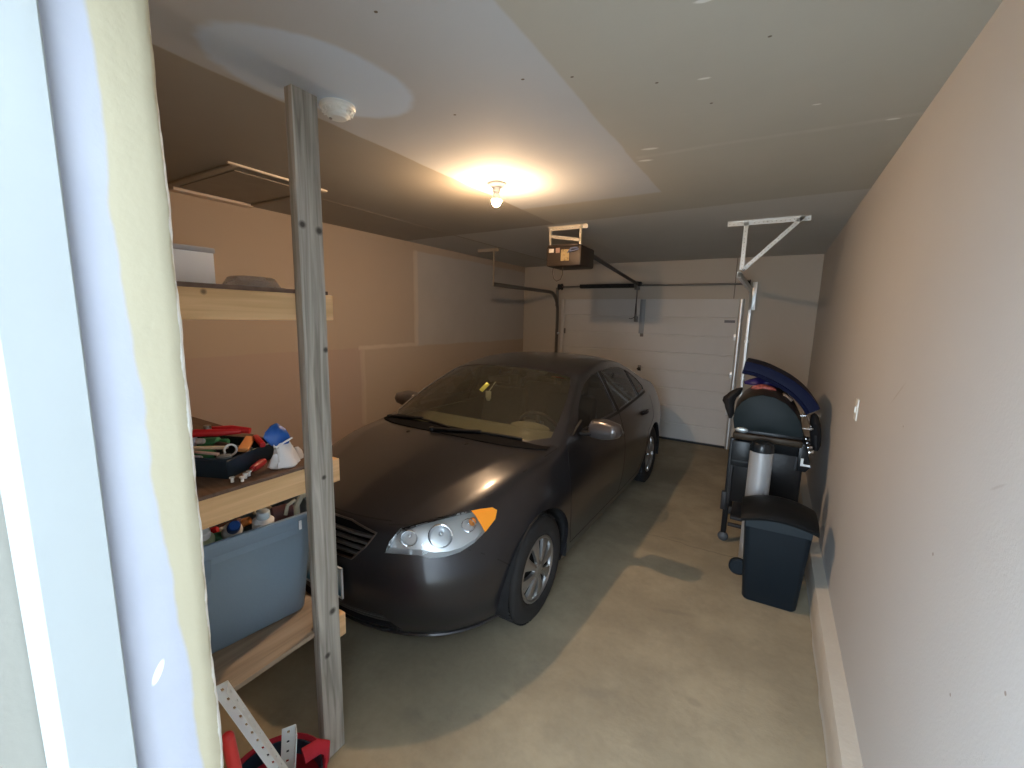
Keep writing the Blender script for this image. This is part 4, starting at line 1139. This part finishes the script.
w = MB(); w.box(on_tray(.035, .13, .074), (.15, .010, .008), rot=(.0, 0, ang+PI/2-.06), bev=.002); single('wooden_stick', 'shorter pinkish stick along the near rim of the navy tray', 'stick', w, mat('pink_stick', (.50, .38, .36), .6))
w = MB(); w.box(on_tray(.155, .055, .072), (.13, .032, .016), rot=(.2, -.06, ang+.5), bev=.004); single('folding_rule', 'orange and tan folded rule at the far end of the navy tray', 'ruler', w, ORNG)
w = MB(); w.box(on_tray(.185, .03, .076), (.10, .018, .018), rot=(0, -.1, ang+.9), bev=.005); single('marker_pen', 'red marker pen leaning over the far rim of the navy tray', 'pen', w, RED)
def spray(name, label, cat, p, q, r, m1, m2, capname='cap'):
    tt_ = thing(name, label, cat, (0, 0, 0)); p, q = Vector(p), Vector(q); d = (q-p).normalized(); rr = d.to_track_quat('Z', 'Y').to_euler(); L = (q-p).length
    w = MB(); w.lathe([(0, 0), (r*.85, 0), (r, r*.2), (r, L*.72), (r*.6, L*.80), (r*.5, L*.82), (0, L*.82)], p, rot=rr, seg=22); w.obj('bottle_body', m1, tt_)
    w = MB(); w.lathe([(0, L*.80), (r*.62, L*.80), (r*.66, L*.84), (r*.60, L*.98), (r*.5, L), (0, L)], p, rot=rr, seg=22); w.obj(capname, m2, tt_)
    return tt_
spray('glue_bottle', 'green glue bottle lying in the navy tray under the sticks', 'bottle', on_tray(.075, .235, .045), on_tray(.09, .085, .052), .018, GREEN, NAVY)
spray('glue_bottle', 'green bottle at the back of the navy tray beside the red clamp', 'bottle', on_tray(.15, .27, .060), on_tray(.17, .14, .070), .019, GREEN, GREEN)
spray('caulk_tube', 'pale lavender tube at the back left of the navy tray', 'tube', on_tray(.11, .31, .075), on_tray(.13, .20, .080), .017, LAV, WHT)
spray('caulk_tube', 'grey-blue tube lying along the near rim of the navy tray', 'tube', on_tray(.030, .28, .040), on_tray(.040, .13, .050), .019, GREYP, LAV)
w = MB(); w.lathe([(0, 0), (.020, 0), (.022, .004), (.022, .012), (.016, .016), (0, .016)], on_tray(.03, .035, .058), seg=24); single('round_cap', 'small clear round lid in the near corner of the navy tray', 'lid', w, mat('clear_lid', (.35, .40, .45), .15, trans=.5))
for k, (u, v, z, r_, m_) in enumerate(((.10, .10, .03, .022, IRON), (.17, .10, .035, .025, NAVY), (.10, .19, .03, .026, IRON), (.05, .21, .03, .02, NAVY))):
    w = MB(); w.box(on_tray(u, v, z), (r_*3, r_*2, r_*1.3), rot=(.1*k, .2, k*.8), bev=.006)
    single('tool_case', ['small black case', 'navy case', 'black hard case', 'flat navy case'][k]+' deep inside the navy tray '+['under the white ring tube', 'below the orange rule', 'under the upper stick', 'below the grey tube'][k], 'case', w, m_)
# on the board in front
t = thing('screwdriver', 'red screwdriver lying on the middle shelf in front of the tray', 'screwdriver', (0, 0, 0))
p, q = Vector((-1.425, .69, SZ+.012)), Vector((-1.505, .80, SZ+.013)); d = (q-p)
w = MB(); w.tube([p+d*.38, p+d*.5, p+d*.85, q], [.009, .012, .014, .010], seg=10); w.obj('handle', mat('dark_red_plastic', (.38, .025, .03), .35), t)
w = MB(); w.tube([p, p+d*.4], .005, seg=8); w.obj('shaft', mat('red_shaft', (.42, .08, .06), .4), t)
for k, (x, y) in enumerate(((-1.425, .655), (-1.405, .675), (-1.425, .695), (-1.437, .712))):
    w = MB(); w.lathe([(0, 0), (.005, 0), (.005, .012), (.008, .013), (.008, .017), (0, .018)], (x, y, SZ), seg=10)
    o = single('plastic_anchor', 'tiny white wall anchor on the middle shelf below the navy tray', 'anchor', w, WHT, 'white anchors on the middle shelf')
w = MB(); w.box((-1.53, .895, SZ+.02), (.035, .05, .04), rot=(0, 0, .3), bev=.006); single('eraser_block', 'small pale block between the tray and the blue and white bag', 'block', w, mat('beige_block', (.5, .46, .42), .6))
# crumpled bag
def crumple(w, c, prof, seg=26, amp=.12, seed=1, flat=(1, 1), rot=0.0):
    rnd = random.Random(seed); ph = [rnd.uniform(0, 6) for _ in range(8)]; tt = bmesh.new(); prev = None
    for k, (r, z, ox, oy) in enumerate(prof):
        q = []
        for i in range(seg):
            a = 2*PI*i/seg
            rr = r*(1+amp*math.sin(3*a+ph[0]+z*30)+amp*.7*math.sin(5*a+ph[1]-z*50)+amp*.4*rnd.uniform(-1, 1))
            x, y = rr*math.cos(a)*flat[0], rr*math.sin(a)*flat[1]
            x, y = x*math.cos(rot)-y*math.sin(rot), x*math.sin(rot)+y*math.cos(rot)
            q.append(tt.verts.new((c[0]+x+ox, c[1]+y+oy, c[2]+z)))
        if prev:
            for i in range(seg): tt.faces.new((prev[i], prev[(i+1) % seg], q[(i+1) % seg], q[i]))
        else: tt.faces.new(q[::-1])
        prev = q
    tt.faces.new(prev); w.merge(tt)
t = thing('snack_bag', 'crumpled white bag with a blue top standing against the grey post', 'bag', (-1.43, .835, SZ), rot=(0, 0, 0))
BAGW = mat('bag_white', (.72, .73, .76), .35); BAGB = mat('bag_blue', (.015, .10, .42), .35)
w = MB(); crumple(w, (0, 0, 0), [(.044, 0, .0, 0), (.050, .006, 0, 0), (.040, .025, -.002, 0), (.034, .05, -.005, -.004), (.030, .075, -.01, -.008), (.024, .088, -.012, -.010)], seed=4, flat=(.55, 1.0), amp=.2); w.obj('bag_body', BAGW, t, 'crumpled white lower part')
w = MB(); crumple(w, (0, 0, 0), [(.026, .080, -.012, -.010), (.034, .095, -.014, -.012), (.037, .115, -.018, -.016), (.031, .132, -.022, -.016), (.016, .146, -.026, -.014), (.004, .152, -.03, -.010)], seed=9, flat=(.6, 1.0), amp=.17); w.obj('bag_top', BAGB, t, 'blue printed top')
w = MB(); w.tube([(.012, -.040, .078), (.016, -.01, .092), (.012, .02, .100)], .0035); w.obj('silver_stripe', WHT, t)
o = thing('wrapper', 'small white crumpled wrapper at the foot of the blue and white bag', 'wrapper', (-1.47, .90, SZ))
w = MB(); crumple(w, (0, 0, 0), [(.03, 0, 0, 0), (.032, .008, 0, 0), (.022, .03, 0, 0), (.008, .045, 0, 0)], seed=3, flat=(.45, .9)); w.obj('wrapper_body', BAGW, o)

# lower shelf: grey tote with bottles
TZ = .567
tot = thing('storage_tote', 'grey-blue plastic tote standing full on the lowest shelf', 'tote', (-1.535, .40, TZ), rot=(0, 0, PI/2-.14))
TOTE = mat('tote_plastic', (.20, .28, .365), .5, bump=.1, bscale=90)
LT, WT, HT = .58, .42, .428
tt = bmesh.new(); R = []
def rrect(L, W, z, r, inx, iny, n=6):
    out = []; x0, x1, y0, y1 = inx, L-inx, iny, W-iny
    for (cx, cy, a0) in ((x1-r, y0+r, -PI/2), (x1-r, y1-r, 0), (x0+r, y1-r, PI/2), (x0+r, y0+r, PI)):
        for i in range(n+1):
            a = a0+PI/2*i/n; out.append((cx+r*math.cos(a), cy+r*math.sin(a), z))
    return out
spec = [(.0, .035, .055, .055), (.008, .045, .045, .045), (HT*.6, .05, .022, .022), (HT*.86, .05, .014, .014), (HT*.875, .055, .008, .008), (HT*.955, .055, .006, .006), (HT*.965, .06, -.012, -.012), (HT, .06, -.012, -.012), (HT+.004, .056, -.006, -.006), (HT, .052, .004, .004), (HT*.6, .046, .028, .028), (.012, .04, .052, .052)]
for z, r_, ix, iy in spec: R.append([tt.verts.new(p) for p in rrect(LT, WT, z, r_, ix, iy)])
for A, B in zip(R, R[1:]):
    for k in range(len(A)): tt.faces.new((A[k], A[(k+1) % len(A)], B[(k+1) % len(A)], B[k]))
tt.faces.new(R[0][::-1]); tt.faces.new(R[-1]); bmesh.ops.recalc_face_normals(tt, faces=tt.faces[:])
w = MB(); w.merge(tt); w.obj('tote_body', TOTE, tot, angle=50)
# moulded hand hold panel on the long side (local y = 0 faces the room)
w = MB(); w.prism([(.02, .995*HT-.06), (.215, .995*HT-.06), (.21, .30), (.185, .27), (.05, .245), (.03, .26)], .0, .008, Matrix.Translation((0, .018, 0)) @ Matrix(((1, 0, 0, 0), (0, 0, -1, 0), (0, 1, 0, 0), (0, 0, 0, 1))), bev=.003)
w.obj('handle_panel', mat('tote_panel', (.165, .235, .31), .55), tot)
w = MB(); w.box((.50, -.002, .385), (.010, .004, .035), bev=.001); w.obj('latch_mark', WHT, tot)
def intote(u, v, z):
    a = PI/2-.14; return Vector((-1.535+u*math.cos(a)-v*math.sin(a), .40+u*math.sin(a)+v*math.cos(a), TZ+z))
items = [('jar', 'white jar with a pale green label in the near corner of the tote', 'jar', (.215, .11, .33), (.21, .055, .455), .034, mat('green_label', (.42, .52, .34), .5), WHT),
 ('spray_can', 'white can with a blue mouth leaning out of the tote', 'can', (.32, .20, .32), (.305, .065, .435), .032, WHT, BLUE),
 ('bottle', 'green bottle low at the front rim of the tote', 'bottle', (.235, .15, .37), (.345, .135, .375), .020, GREEN, NAVY),
 ('bottle', 'red bottle at the back of the tote under the pine beam', 'bottle', (.22, .235, .35), (.32, .205, .365), .024, RED, WHT),
 ('spray_can', 'dull brown can with orange cap in the middle of the tote', 'can', (.30, .275, .33), (.40, .20, .375), .025, mat('brown_can', (.16, .09, .08), .4), ORNG),
 ('jar', 'white double-lidded jar standing highest at the middle of the tote', 'jar', (.395, .07, .33), (.395, .052, .462), .036, WHT, mat('pale_blue_plastic', (.55, .65, .72), .35)),
 ('bottle', 'dark maroon bottle lying towards the post in the tote', 'bottle', (.445, .12, .40), (.545, .10, .405), .032, mat('maroon_plastic', (.10, .05, .06), .45), IRON),
 ('bottle', 'navy bottle lying deep in the tote', 'bottle', (.20, .32, .36), (.42, .33, .36), .030, NAVY, NAVY),
 ('bottle', 'black bottle lying across the bottom layer of the tote near the post', 'bottle', (.46, .26, .30), (.52, .13, .32), .040, IRON, NAVY)]
for nm, lb, ct, p, q, r_, m1, m2 in items: spray(nm, lb, ct, intote(*p), intote(*q), r_, m1, m2)
t = thing('trigger_head', 'pale hooked spray trigger sticking up beside the post', 'sprayer', (0, 0, 0))
a_ = intote(.515, .055, .37)
w = MB(); w.tube([a_, a_+Vector((0, 0, .07)), a_+Vector((.0, .02, .10)), a_+Vector((0, .05, .105))], .011); w.obj('neck', mat('cream_plastic', (.50, .50, .42), .45), t)
w = MB(); w.tube([a_+Vector((0, -.005, .095)), a_+Vector((0, -.035, .085)), a_+Vector((0, -.045, .05))], .007); w.obj('trigger', MATS['cream_plastic'], t)
w = MB(); w.tube([intote(.44+.03*math.cos(a), .18+.03*math.sin(a), .405+.006*math.sin(a)) for a in [PI*i/10 for i in range(11)]], .006); single('tape_strip', 'curl of cream tape behind the double-lidded jar in the tote', 'tape', w, mat('cream_tape', (.62, .55, .40), .5))

# bottom left: slotted steel angles, red pole, red tool bucket
def slotted(name, label, a, b, wd, m, up):
    t_ = thing(name, label, 'steel angle', (0, 0, 0)); w = MB(); perforated(w, a, b, wd, th=.002, up=up, n=max(3, int((Vector(b)-Vector(a)).length/.036))); w.obj('angle', m, t_); return t_
ANG = mat('white_slotted_steel', (.70, .76, .80), .38, metal=.25)
def sing_angle(label, a, b, wd, up, m):
    w = MB(); perforated(w, a, b, wd, th=.002, up=up, n=max(3, int((Vector(b)-Vector(a)).length/.036))); return single('slotted_angle', label, 'steel angle', w, m)
sing_angle('long white slotted steel angle leaning against the doorway wall below the shelves', (-1.00, .415, .905), (-1.03, .72, .01), .034, Vector((.82, -.57, .15)), ANG)
sing_angle('short pale perforated strip sticking out of the red bucket', (-1.06, .60, .585), (-1.14, .60, .05), .034, Vector((.9, -.45, .1)), mat('grey_perforated', (.55, .58, .60), .45, metal=.3))
w = MB(); w.tube([(-1.00, .405, .76), (-1.01, .44, .42), (-1.03, .48, .02)], .014, seg=14); w.sphere((-1.00, .405, .76), .014); single('red_pole', 'red pole leaning left of the slotted steel angle', 'pole', w, mat('bright_red', (.58, .03, .03), .4))
t = thing('tool_bucket', 'red fabric tool bucket with dark inside at the foot of the post', 'bucket', (-1.20, .60, 0))
BURG = mat('red_fabric', (.34, .010, .025), .8, bump=.3, bscale=120)
w = MB(); w.lathe([(.0, .0), (.125, .0), (.135, .02), (.150, .28), (.156, .300), (.150, .305), (.142, .295), (.130, .03), (0, .02)], seg=40); w.obj('bucket_body', BURG, t)
w = MB(); w.lathe([(.139, .24), (.141, .292), (.137, .292), (.134, .24)], seg=40, close=True); w.obj('inner_band', NAVY, t)
w = MB(); w.tube([(.06, .140, .26), (.065, .143, .32), (.06, .12, .345), (.05, .07, .35)], .014, flat=(1.6, .5)); w.obj('strap', BURG, t)
# ------------------------------------------------------------------ grill, bins and things by the right wall
t = thing('waste_bin', 'black plastic waste bin with a domed lid in front of the grill', 'bin', (.135, 2.925, 0), rot=(0, 0, .04))
BIN = mat('black_bin_plastic', (.005, .011, .017), .45, spec=.35)
LIDM = mat('lid_plastic', (.010, .020, .028), .42)
tt = bmesh.new(); R = []
def rr2(hx, y0, y1, z, r, n=5):
    out = []
    for (cx, cy, a0) in ((hx-r, y0+r, -PI/2), (hx-r, y1-r, 0), (-hx+r, y1-r, PI/2), (-hx+r, y0+r, PI)):
        for i in range(n+1): a = a0+PI/2*i/n; out.append((cx+r*math.cos(a), cy+r*math.sin(a), z))
    return out
for hx, y0_, y1_, z, r_ in ((.140, .02, .19, 0, .03), (.148, .012, .20, .012, .035), (.172, -.01, .24, .40, .04), (.182, -.02, .26, .565, .04), (.176, -.012, .252, .565, .04)):
    R.append([tt.verts.new(p) for p in rr2(hx, y0_, y1_, z, r_)])
for A, B in zip(R, R[1:]):
    for k in range(len(A)): tt.faces.new((A[k], A[(k+1) % len(A)], B[(k+1) % len(A)], B[k]))
tt.faces.new(R[0][::-1]); tt.faces.new(R[-1]); bmesh.ops.recalc_face_normals(tt, faces=tt.faces[:])
w = MB(); w.merge(tt); w.obj('bin_body', BIN, t)
# domed lid: arched front lip and curved top
tt = bmesh.new(); rows = []
NX = 24
for j, (yy, hz) in enumerate(((-.040, 0), (-.043, .012), (-.030, .030), (.0, .050), (.08, .075), (.17, .080), (.25, .06), (.275, .03), (.275, 0))):
    row = []
    for i in range(NX+1):
        u = -1+2*i/NX; z = .548+hz*(1-.35*u*u)+.028*(1-u*u)*(1 if j > 0 else .9)
        if j == 0: z = .548+.040*(1-u*u)-.012
        row.append(tt.verts.new((u*.200, yy, z)))
    rows.append(row)
for A, B in zip(rows, rows[1:]):
    for i in range(NX): tt.faces.new((A[i], A[i+1], B[i+1], B[i]))
base = [[tt.verts.new((v.co.x, v.co.y, .535)) for v in (rows[k][0] for k in range(9))], [tt.verts.new((v.co.x, v.co.y, .535)) for v in (rows[k][-1] for k in range(9))]]
for k in range(8):
    tt.faces.new((rows[k][0], rows[k+1][0], base[0][k+1], base[0][k])); tt.faces.new((rows[k][-1], base[1][k], base[1][k+1], rows[k+1][-1]))
bmesh.ops.recalc_face_normals(tt, faces=tt.faces[:])
w = MB(); w.merge(tt); w.obj('lid', mat('black_lid', (.004, .005, .006), .55, spec=.25), t, angle=45)
w = MB(); pl_pts = []
tt = bmesh.new(); pa = None
for i in range(25):
    u = -1+2*i/24; x = u*.172; zt = .560+.026*(1-u*u)-.0; zb = .505+.0*(1-u*u)
    q = [tt.verts.new((x, -.0235, zt)), tt.verts.new((x, -.0215, zb))]
    if pa: tt.faces.new((pa[0], q[0], q[1], pa[1]))
    pa = q
w.merge(tt); w.obj('front_lip', LIDM, t)
w = MB(); w.lathe([(0, -.02), (.045, -.02), (.055, -.012), (.055, .012), (.045, .02), (0, .02)], (-.185, .09, .17), axis='Y', seg=28); w.box((-.16, .09, .17), (.05, .03, .04), bev=.006); w.obj('side_handle', BIN, t)

t = thing('metal_cylinder', 'upright brushed silver cylinder with a black cap behind the black bin', 'canister', (.005, 3.29, 0))
w = MB(); w.cyl((0, 0, .02), (0, 0, .90), .070, seg=40); w.obj('tube', mat('brushed_silver', (.42, .44, .46), .45, metal=.35, var=.06, scale=40, stretch=(1, 1, .05)), t)
w = MB(); w.lathe([(0, .03), (.072, .03), (.074, .04), (.072, .07), (.062, .09), (.04, .10), (0, .104)], (0, 0, .86), seg=36); w.obj('cap', mat('gloss_black', (.010, .014, .018), .25), t)
w = MB(); w.lathe([(0, 0), (.072, 0), (.072, .03), (.066, .04), (0, .04)], (0, 0, 0), seg=36); w.obj('base', IRON, t)

# gas grill, long side against the wall, front facing the wall
gr = thing('gas_grill', 'black gas grill on a wheeled cart standing by the right wall', 'grill', (.05, 3.98, 0), rot=(0, 0, .0))
ENAM = mat('black_enamel', (.008, .010, .012), .30, spec=.4)
CAST = mat('cast_end_cap', (.005, .013, .017), .5, spec=.3)
HOODM = mat('hood_brown_black', (.045, .037, .030), .38, metal=.4)
hy0, hy1 = -.36, .26
# hood end profile in XZ (local), +x is the front
PROF = [(-.235, .945), (-.248, 1.02), (-.240, 1.09), (-.205, 1.155), (-.15, 1.20), (-.08, 1.222), (.0, 1.212), (.07, 1.175), (.13, 1.115), (.172, 1.04), (.195, .945)]
w = MB()
tt = bmesh.new(); RR = []
for k in range(9):
    u = k/8; bl = 1+.16*math.sin(PI*u)**.6 if 0 < u < 1 else 1
    RR.append([tt.verts.new((x*(1+(bl-1)*.4), lerp(hy0+.012, hy1-.012, u), .945+(z-.945)*bl)) for x, z in PROF])
for A, B in zip(RR, RR[1:]):
    for i in range(len(PROF)-1): tt.faces.new((A[i], A[i+1], B[i+1], B[i]))
bmesh.ops.recalc_face_normals(tt, faces=tt.faces[:]); w.merge(tt); hd = w.obj('hood', HOODM, gr, angle=60)
for y0_, y1_ in ((hy0-.012, hy0+.014), (hy1-.014, hy1+.012)):
    w = MB(); w.prism([(x*1.03, z+.004) for x, z in PROF], -y1_, -y0_, XZ(0), bev=.006); w.obj('end_cap', CAST, hd)
w = MB(); w.tube([(.17, hy0+.05, 1.00), (.24, hy0+.05, 1.005), (.25, hy0+.08, 1.0), (.25, hy1-.08, 1.0), (.24, hy1-.05, 1.005), (.17, hy1-.05, 1.0)], .010, seg=10); w.obj('handle', CHROME, hd)
w = MB(); w.lathe([(0, 0), (.028, 0), (.028, .010), (.022, .014), (0, .014)], (.03, -.1, 1.187), rot=(0, .35, 0), seg=20); w.obj('thermometer', CHROME, hd)
w = MB(); w.box((-.01, -.05, .86), (.44, .60, .18), bev=.02, taper=(.90, .96)); w.obj('firebox', ENAM, gr)
w = MB(); w.prism([(.18, .92), (.225, .90), (.265, .74), (.235, .70), (.18, .70)], -.26, .375, XZ(0), bev=.005); w.obj('control_panel', ENAM, gr)
for y in (-.31, -.17, -.03, .11):
    w = MB(); w.lathe([(0, 0), (.026, 0), (.026, .006), (.018, .010), (.016, .030), (0, .032)], (.245, y, .835), rot=(0, PI/2-.24, 0), seg=20); w.obj('knob', CHROME, gr)
w = MB(); w.prism([(.200, .745), (.258, .745), (.258, .76), (.216, .76), (.216, .80), (.200, .80)], .378, .384, XZ(0)); w.obj('corner_highlight', mat('pale_metal', (.75, .80, .82), .3, metal=.4), gr)  # pale L painted in for the highlight on the panel's chrome corner
w = MB(); w.sphere((-.19, -.372, .945), .04, (1.1, .25, .5)); w.obj('hood_corner_shine', mat('pale_shine', (.45, .52, .55), .3, metal=.5), gr)  # pale blob standing in for the reflection on the hood's chrome back corner
# cart
w = MB(); w.b2(-.245, -.225, -.33, .30, .33, .80, bev=.004); w.obj('rear_panel', IRON, gr)
w = MB(); w.b2(-.21, .22, -.32, .28, .20, .225, bev=.004); w.obj('bottom_shelf', IRON, gr)
for (x, y) in ((-.245, -.30), (.20, -.30), (-.245, .28), (.20, .28)):
    w = MB(); w.b2(x-.020, x+.020, y-.020, y+.020, .075, .86, bev=.004); lg = w.obj('leg', ENAM, gr)
    w = MB(); w.sphere((x, y, .04), .04, (1, .75, 1)); w.cyl((x, y, .06), (x, y, .10), .014); w.obj('caster', mat('grey_caster', (.06, .07, .08), .5), lg)
w = MB(); w.b2(-.22, .18, -.32, -.29, .14, .165, bev=.004); w.obj('crossbar', IRON, gr)
w = MB(); w.b2(-.285, -.245, -.33, -.29, .27, .42, bev=.006); w.obj('wheel_bracket', IRON, gr)  # dark block for the wheel bracket on the left leg
w = MB(); w.b2(-.225, .215, -.345, -.32, .36, .80, bev=.01); w.obj('door', mat('cart_black', (.005, .006, .008), .35), gr)
w = MB(); w.b2(-.245, -.10, -.385, -.365, .66, .86, bev=.008); w.b2(-.235, -.11, -.392, -.385, .70, .71); w.obj('folded_side_shelf', mat('slate_shelf', (.012, .016, .020), .35), gr)
w = MB(); w.b2(-.245, .20, -.40, -.34, .875, .925, bev=.012); w.obj('side_burner_lid', mat('bronze_edge', (.04, .030, .020), .4, metal=.4), gr)
# propane bottle glimpsed under the grill
t = thing('propane_tank', 'dark propane tank inside the grill cart', 'tank', (.04, 3.97, .226))
w = MB(); w.lathe([(0, .0), (.10, .0), (.13, .03), (.14, .08), (.14, .22), (.12, .27), (.06, .30), (0, .305)], seg=36); w.obj('tank_body', mat('tank_dark', (.035, .035, .035), .4), t)
w = MB(); w.lathe([(.07, .29), (.078, .29), (.078, .36), (.07, .36)], seg=28, close=True); w.cyl((0, 0, .30), (0, 0, .35), .02); w.obj('collar', mat('tank_dark', (.035, .035, .035), .4), t)

# blue sled, cloths and packets piled on the grill
BL = mat('blue_moulded_plastic', (.004, .008, .036), .55, spec=.15)
def arch_slab(w, path, y0, y1, th, mi=0, rim=.02):
    tt = bmesh.new(); prev = None; n = len(path)
    for i, (x, z) in enumerate(path):
        a = path[max(i-1, 0)]; b = path[min(i+1, n-1)]; d = Vector((b[0]-a[0], b[1]-a[1])).normalized(); nn = Vector((-d.y, d.x))
        q = []
        for (v, yy) in ((0, y0+.02), (-.012, y0), (th*.5, y0-.006), (th, y0+.01), (th*1.05, (y0+y1)/2), (th, y1-.01), (th*.5, y1+.006), (-.012, y1), (0, y1-.02), (th*.45, (y0+y1)/2)):
            q.append(tt.verts.new((x+nn.x*v, yy, z+nn.y*v)))
        if prev:
            for k in range(10): tt.faces.new((prev[k], prev[(k+1) % 10], q[(k+1) % 10], q[k]))
        else: tt.faces.new(q[::-1])
        prev = q
    tt.faces.new(prev); bmesh.ops.recalc_face_normals(tt, faces=tt.faces[:]); w.merge(tt)
ctrl = [Vector((-.185, 1.365)), Vector((-.08, 1.345)), Vector((.04, 1.295)), Vector((.14, 1.235)), Vector((.22, 1.16)), Vector((.275, 1.08))]
path = []
for i in range(len(ctrl)-1):
    p0, p1, p2, p3 = ctrl[max(i-1, 0)], ctrl[i], ctrl[i+1], ctrl[min(i+2, len(ctrl)-1)]
    for k in range(5):
        u = k/5; path.append(tuple(.5*((2*p1)+(p2-p0)*u+(2*p0-5*p1+4*p2-p3)*u*u+(3*p1-p0-3*p2+p3)*u**3)))
t = thing('plastic_sled', 'curved dark blue plastic sled propped over the grill against the wall', 'sled', (.0, 3.95, 0))
w = MB(); arch_slab(w, path, -.16, .28, .085); w.obj('sled_body', BL, t, angle=50)
w = MB(); w.tube([(x, -.165, z+.006) for x, z in path], .012, seg=8); w.obj('rim', BL, t)
def blob(name, label, cat, c, prof, m, seed, flat=(1, 1), rot=0., amp=.12):
    w = MB(); crumple(w, (0, 0, 0), prof, seed=seed, flat=flat, rot=rot, amp=amp); o = w.obj(name, m); o.location = c; return tag(o, label, cat)
blob('tarp', 'purple-blue folded tarp squeezed under the blue sled', 'tarp', (-.04, 4.0, 1.25), [(.11, 0, 0, 0), (.12, .015, 0, 0), (.10, .04, .01, 0), (.05, .065, .02, 0), (.02, .075, .03, 0)], mat('purple_tarp', (.030, .022, .14), .45), 5, (1, .9))
blob('grill_cover', 'black bunched grill cover hanging off the back of the hood', 'cover', (-.245, 3.74, 1.0), [(.015, 0, .01, 0), (.03, .04, .01, 0), (.04, .09, 0, 0), (.05, .13, -.01, 0), (.055, .165, -.005, 0), (.05, .20, .02, 0), (.03, .235, .05, 0), (.008, .25, .07, 0)], mat('black_cloth', (.012, .011, .012), .8), 8, (.8, 1.2))
blob('snack_packet', 'red and white crinkled packet between hood and blue sled', 'packet', (-.03, 3.80, 1.235), [(.055, 0, 0, 0), (.07, .01, 0, 0), (.06, .03, 0, 0), (.02, .045, 0, 0)], mat('red_white_packet', (.30, .085, .075), .4, var=.9, scale=40), 12, (1.1, .6))
w = MB(); w.box((.13, 3.80, 1.20), (.075, .05, .028), rot=(.1, .6, .2), bev=.006); tag(w.obj('scrub_block', mat('tan_block', (.16, .13, .10), .6)), 'small tan block resting on the grill hood beneath the sled', 'block')
blob('black_cloth', 'black cloth stuffed between the grill hood and the right wall', 'cloth', (.345, 3.86, .82), [(.04, 0, 0, 0), (.055, .04, 0, 0), (.06, .12, -.01, 0), (.055, .20, -.02, 0), (.035, .25, -.03, 0), (.01, .27, -.03, 0)], MATS['black_cloth'], 15, (.6, 1.4))
